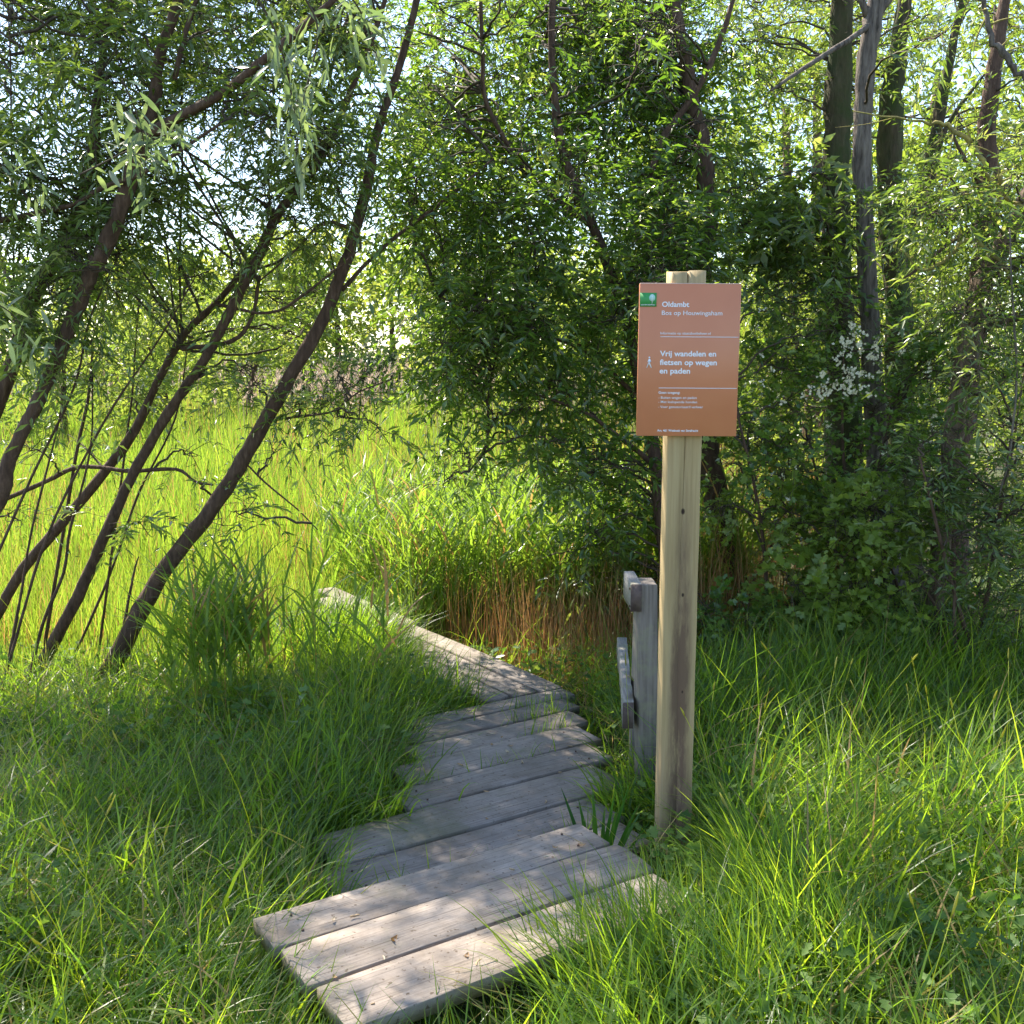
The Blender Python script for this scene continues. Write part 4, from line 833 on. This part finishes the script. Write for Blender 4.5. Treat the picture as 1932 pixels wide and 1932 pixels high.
shrub('hawthorn_shrub', 'bright green lobed hawthorn foliage hanging low over the grass in front of the mossy trunk', 1600, 1200, 5.6, rc(1490, 1720, 930, 1190, 24, 45, 65), M['hawbright'], .055, .85, True, GS, ntw=30)
shrub('hawthorn_shrub', 'leafy hawthorn bush directly right of the sign post', 1420, 1200, 5.9, rc(1345, 1540, 600, 1180, 28, 40, 65), M['hawbright'], .042, .8, True, GS, ntw=16)
shrub('willow_shrub', 'dark willow bush filling the right edge above the grass', 1860, 1180, 5.2, rc(1730, 1990, 700, 1200, 34, 50, 80), M['willow'], .06, .25, False, GS, ntw=16)
shrub('willow_shrub', 'tall sunlit bush behind the blossom at the right', 1800, 1150, 7.6, rc(1380, 1990, 560, 1120, 34, 60, 90), M['bright'], .05, .4, False, GS, ntw=17)
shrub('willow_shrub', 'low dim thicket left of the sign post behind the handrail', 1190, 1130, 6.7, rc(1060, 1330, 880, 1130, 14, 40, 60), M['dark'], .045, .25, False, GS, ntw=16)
shrub('hawthorn_shrub', 'dim undergrowth at the foot of the trunks between sign post and mossy trunk', 1500, 1250, 5.7, rc(1330, 1800, 1120, 1240, 18, 40, 60), M['haw'], .045, .7, True, GS, ntw=22)
shrub('willow_shrub', 'dark thicket closing the view behind the right trunks', 1650, 1120, 9.0, rc(1300, 2050, 640, 1080, 34, 70, 110), M['bright'], .06, .4, False, GS, ntw=13)
# blossom: each cluster a part of the hawthorn
def blossom_mesh(seed):
    r = np.random.default_rng(seed); a = Acc()
    for f in range(9):
        c = r.normal(size=3) * (.016, .008, .013); nrm = unit(np.array((0, -1, .6)) + r.normal(size=3) * .5); A = unit(np.cross(nrm, (0, 0, 1.))); B = np.cross(nrm, A)
        for k in range(5):
            t = k * 1.2566 + r.uniform(-.2, .2); d = A * math.cos(t) + B * math.sin(t); s = np.cross(nrm, d); L_ = .0085
            V = [c, c + d * L_ * .6 - s * L_ * .45, c + d * L_ + nrm * .002, c + d * L_ * .6 + s * L_ * .45]; a.add(np.array(V), None, [(0, 1, 2), (0, 2, 3)], .5)
    o = a.build('blossom', M['petal']); me = o.data; bpy.data.objects.remove(o); return me
BM = [blossom_mesh(k) for k in range(4)]
for (u, v) in [(1600, 645), (1612, 636), (1622, 650), (1592, 660), (1586, 668), (1603, 672), (1626, 662), (1607, 656), (1645, 668), (1652, 655), (1653, 676), (1600, 700), (1612, 704), (1596, 712), (1608, 716), (1624, 706), (1630, 700), (1575, 728), (1585, 735), (1567, 738), (1592, 728), (1604, 733), (1612, 738), (1580, 722), (1598, 742), (1680, 690), (1700, 662), (1560, 745), (1500, 880), (1660, 700), (1475, 900), (1640, 745)] + [(rng.normal(1615, 50), rng.normal(655, 20)) for _ in range(8)] + [(rng.normal(1598, 36), rng.normal(722, 20)) for _ in range(8)] + [(rng.uniform(1340, 1800), rng.uniform(580, 980)) for _ in range(34)]:
    p = W(u, v, 5.55 + rng.uniform(-.06, .06)); o = bpy.data.objects.new('blossom', BM[rng.integers(0, 4)]); link(o, hw); o.location = Vector(p - hb); o.rotation_euler = (rng.uniform(-.5, .5), rng.uniform(-3, 3), rng.uniform(-.6, .6)); s_ = rng.uniform(.7, 1.1); o.scale = (s_,) * 3

# ------------------------------------------------------------------ far trees
def far_tree(name, label, x, y, h, wd, mat, group, nleaf=2600, LL=.30, trunk=True):
    b = np.array((x, y, -.45)); root = empty(name, tuple(b), label, 'tree', group)
    P = cr([b, b + (rng.normal() * .1, 0, h * .4), b + (rng.normal() * .3, 0, h * .85)], 4); V, q, t = tube_arr(P, np.linspace(.16, .04, len(P)) * h / 6, 6, .1); mk('trunk', V, q, t, M['bark'], root, smooth_=True, loc=b)
    lf = Acc(); nc = 16; cs = []
    for k in range(nc):
        f = rng.uniform(.12, .95); rad = wd * .5 * math.sin(math.pi * min(.97, f * .75 + .22)) ; a = rng.uniform(0, 6.28); cs.append((x + math.cos(a) * rad * .7, y + math.sin(a) * rad * .7, -.45 + h * f, wd * rng.uniform(.16, .26)))
    for c in cs:
        n_ = nleaf // nc; U = unit(rng.normal(size=(n_, 3))) * rng.uniform(.5, 1.05, (n_, 1)) * c[3]; B = np.array(c[:3]) + U * (1, 1, .75); tt = np.clip(rng.normal(.45, .25) + rng.normal(size=n_) * .15, 0, 1)
        lf.add(*leaves_arr(B, unit(U + rng.normal(size=(n_, 3)) * c[3]), rng.uniform(.6, 1.1, n_) * LL, rng.uniform(.6, 1.1, n_) * LL * .55, tt))
    o = lf.build('crown', mat, root, loc=b); o['kind'] = 'stuff'; return root
GF = 'trees along the far side of the reed field'
def seen_at(x, y):
    u = CXY + F * x / y
    for lim, txt in ((-200, 'far outside the left edge'), (0, 'just outside the left edge'), (110, 'behind the leftmost leaning trunk'), (230, 'behind the forking willow trunk'), (330, 'left of the curving willow stem'), (430, 'behind the crossing willow stems'), (520, 'in the gap between the two rightmost willow stems'), (620, 'behind the thickest willow stem'), (720, 'right of the thickest willow stem'), (820, 'above the reed plumes, left of the centre crown'), (950, 'behind the hanging branch'), (1100, 'behind the centre crown'), (1250, 'behind the sign board'), (1500, 'behind the bushes right of the sign')):
        if u < lim: return txt
    return 'behind the right-hand trunks'
for x in np.linspace(-26, 13, 17):
    y = 42 + rng.uniform(-4, 4); h = rng.uniform(5.4, 7.4); x = x + rng.normal() * .5
    far_tree('far_tree', 'sunlit yellow green tree beyond the reeds, ' + seen_at(x, y), x, y, h, rng.uniform(4, 5.4), M['far'], GF, 2400, .34)
for x in np.linspace(-30, 18, 11):
    y = 54 + rng.uniform(-3, 3); far_tree('far_tree', 'taller tree of the back row, ' + seen_at(x, y), x, y, rng.uniform(7, 8.6), rng.uniform(5, 7), M['far'], GF, 1400, .5)
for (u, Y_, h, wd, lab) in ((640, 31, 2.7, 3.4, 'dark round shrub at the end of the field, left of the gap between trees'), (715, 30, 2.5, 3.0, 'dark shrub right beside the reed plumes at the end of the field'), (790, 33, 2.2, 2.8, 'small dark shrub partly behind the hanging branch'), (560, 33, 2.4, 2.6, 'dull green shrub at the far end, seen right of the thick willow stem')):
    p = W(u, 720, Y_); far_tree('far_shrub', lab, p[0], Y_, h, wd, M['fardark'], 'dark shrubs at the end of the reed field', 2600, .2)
for (u, Y_, h, wd) in ((470, 22, 3.6, 3.0), (395, 25, 3.8, 3.4), (300, 20, 3.0, 2.6), (860, 24, 4.3, 3.4), (1010, 20, 4.0, 3.4), (120, 18, 3.0, 3.0), (1120, 18, 3.6, 3.0)):
    p = W(u, 720, Y_); far_tree('field_willow', {470: 'bright green young willow just left of the far dark shrubs', 395: 'pale green willow seen between the leaning stems', 300: 'small willow in the field behind the second leaning stem', 860: 'bright young willow behind the hanging branch in the middle', 1010: 'sunlit willow behind the centre crown left of the sign', 120: 'low willow in the field at the far left', 1120: 'sunlit willow glimpsed directly left of the sign board'}[u], p[0], Y_, h, wd, M['far'], 'young willows standing in the field', 3600, .13)
# woodland standing behind the right-hand trunks
for (x, y, h, wd, lab) in ((3.5, 13, 6, 4, 'left of the large mossy trunk'), (6.5, 12, 7, 4.5, 'at the right edge'), (5, 17, 8, 5, 'between the mossy trunks'), (9, 15, 8, 5, 'just outside the right edge'), (2.6, 18, 6.0, 3.6, 'directly behind the sign board'), (8, 21, 9, 6, 'deepest in, behind the dark upright trunk'), (12, 19, 9, 6, 'well outside the right edge')):
    far_tree('woodland_tree', 'leafy tree in the wood, ' + lab, x, y, h, wd, M['bright'], 'trees in the wood behind the right trunks', 6500, .14)

# ------------------------------------------------------------------ small plants and litter
ir = empty('iris_plant', (.275, 3.12, .02), 'dark green sword-leaved iris tuft at the right end of the step', 'plant')
for k, (dx, dy, h, ph, ln) in enumerate([(-.03, 0, .21, 2.9, .28), (-.02, .01, .17, 2.7, .15), (.02, 0, .19, .3, .10), (.03, .01, .21, .2, .22), (.045, 0, .18, .1, .35), (.015, -.01, .15, 1.2, .05), (.05, .01, .15, .4, .5), (.03, -.02, .17, 5.5, .12), (.0, .02, .19, 2.0, .08), (.07, .0, .14, .3, .6)]):
    V, q, t, a = blades(np.array([(dx, dy, 0)]), np.array([ph]), np.array([h * 1.35]), np.array([.019]), np.array([ln]), np.array([.12]), 6, np.array([rng.uniform(0, 1)]), twist=np.array([-ph - 1.5708 + rng.uniform(-.5, .5)])); mk('blade', V, q, t, M['iris'], ir, a)
def herb(label, u, v, Y_, h, nl, LL):
    b = W(u, v, Y_); b[2] = gh(b[0], b[1]); root = empty('nettle_plant', tuple(b), label, 'plant'); P = cr([b, b + (.01, 0, h * .5), b + (.0, .01, h)], 4); V, q, t = tube_arr(P, np.linspace(.003, .0015, len(P)), 5); mk('stem', V, q, t, M['iris'], root, loc=b, attr=np.full(len(V), .5))
    for k in range(nl):
        f = .3 + .7 * k / nl; a = k * 1.57 + rng.uniform(-.2, .2) + (.78 if k % 4 > 1 else 0); p = b + (0, 0, h * f); d = unit(np.array((math.cos(a), math.sin(a), .3))); V, q, t, at = lobed_arr(p[None], d[None], np.array([LL * (1.25 - .6 * f)]), np.array([LL * .5]), np.array([rng.uniform(.4, 1)])); mk('leaf', V, None, t, M['haw'], root, at, loc=b)
herb('pale leafy herb catching the sun in the shaded grass left of the boardwalk', 565, 1400, 4.0, .42, 14, .07)
herb('broad leaved herb growing against the front edge of the step', 800, 1900, 2.22, .16, 10, .07)
herb('leafy herb beside the dry reeds along the far boardwalk', 1000, 1230, 5.1, .22, 12, .1)
herb('green herb beside the boardwalk under the dry reeds', 930, 1210, 5.4, .25, 12, .09)
def litter_mesh(kind, seed):
    r = np.random.default_rng(seed); n = 7; P = []
    c = r.uniform(.5, 2.2)
    for k in range(n):
        t = k / (n - 1); P.append((math.sin(c * (t - .5)) * .5, math.cos(c * (t - .5)) * .4 - .4, .03 + (.12 if kind == 'leaf' else .04) * (t - .5) ** 2 * 4))
    P = np.array(P)
    if kind == 'catkin': V, q, t = tube_arr(P, [.03, .07, .08, .08, .07, .06, .02], 5, .2); o = mk('fallen_catkin', V, q, t, M['deadleaf'], attr=np.full(len(V), r.uniform(.3, 1)))
    else:
        wv = .15 * np.sin(np.pi * np.linspace(.04, .97, n)) ; nr = np.array((0, 1, 0)); V = np.concatenate([P + nr * wv[:, None] + (0, 0, .05), P, P - nr * wv[:, None] + (0, 0, .05)]); q = []
        for k in range(n - 1): q += [(k, k + 1, n + k + 1, n + k), (n + k, n + k + 1, 2 * n + k + 1, 2 * n + k)]
        o = mk('fallen_leaf', V, q, None, M['deadleaf'], attr=np.full(len(V), r.uniform(0, .8)))
    me = o.data; bpy.data.objects.remove(o); return me
LM = {'leaf': [litter_mesh('leaf', s) for s in range(4)], 'catkin': [litter_mesh('catkin', s) for s in range(4)]}
for k in range(46):
    kind = 'leaf' if k % 2 else 'catkin'
    if k < 24: s_, q_, z_ = rng.uniform(.82, 1.76), rng.uniform(1.95, 2.46), .203
    else: s_, q_, z_ = rng.uniform(1.7, 2.35), rng.uniform(2.65, 3.6), .084
    p = SQ(s_, q_); nm = 'fallen_' + kind; o = bpy.data.objects.new(nm, LM[kind][rng.integers(0, 4)]); link(o); o.location = (p[0], p[1], z_); o.rotation_euler = (rng.uniform(-.15, .15), 0, rng.uniform(0, 6.28)); sc_ = rng.uniform(.025, .045); o.scale = (sc_,) * 3
    where = ('the front plank' if q_ < 2.11 else 'the middle plank' if q_ < 2.31 else 'the back plank') + ' of the raised step' if k < 24 else 'the low boardwalk nearest the step' if q_ < 3.08 else 'the low boardwalk beside the handrail'
    tag(o, ('dry curled brown leaf lying on ' if kind == 'leaf' else 'small withered willow catkin lying on ') + where, 'leaf' if kind == 'leaf' else 'catkin', ('dry leaves on ' if kind == 'leaf' else 'catkins on ') + where)
orange = bpy.data.objects.new('fallen_leaf', LM['leaf'][2].copy()); link(orange); a_ = orange.data.attributes['tint']; a_.data.foreach_set('value', np.zeros(len(a_.data), np.float32))
p = W(770, 1708, 2.45); orange.location = (-.30, 2.385, .204); orange.rotation_euler = (.3, .2, 1.2); orange.scale = (.05, .05, .09); tag(orange, 'upstanding orange brown leaf at the first gap of the front step', 'leaf')
print('LEAVES', NL[0], 'TRIS', sum(len(o.data.loops) - 2 * len(o.data.polygons) for o in SC.objects if o.type == 'MESH'))
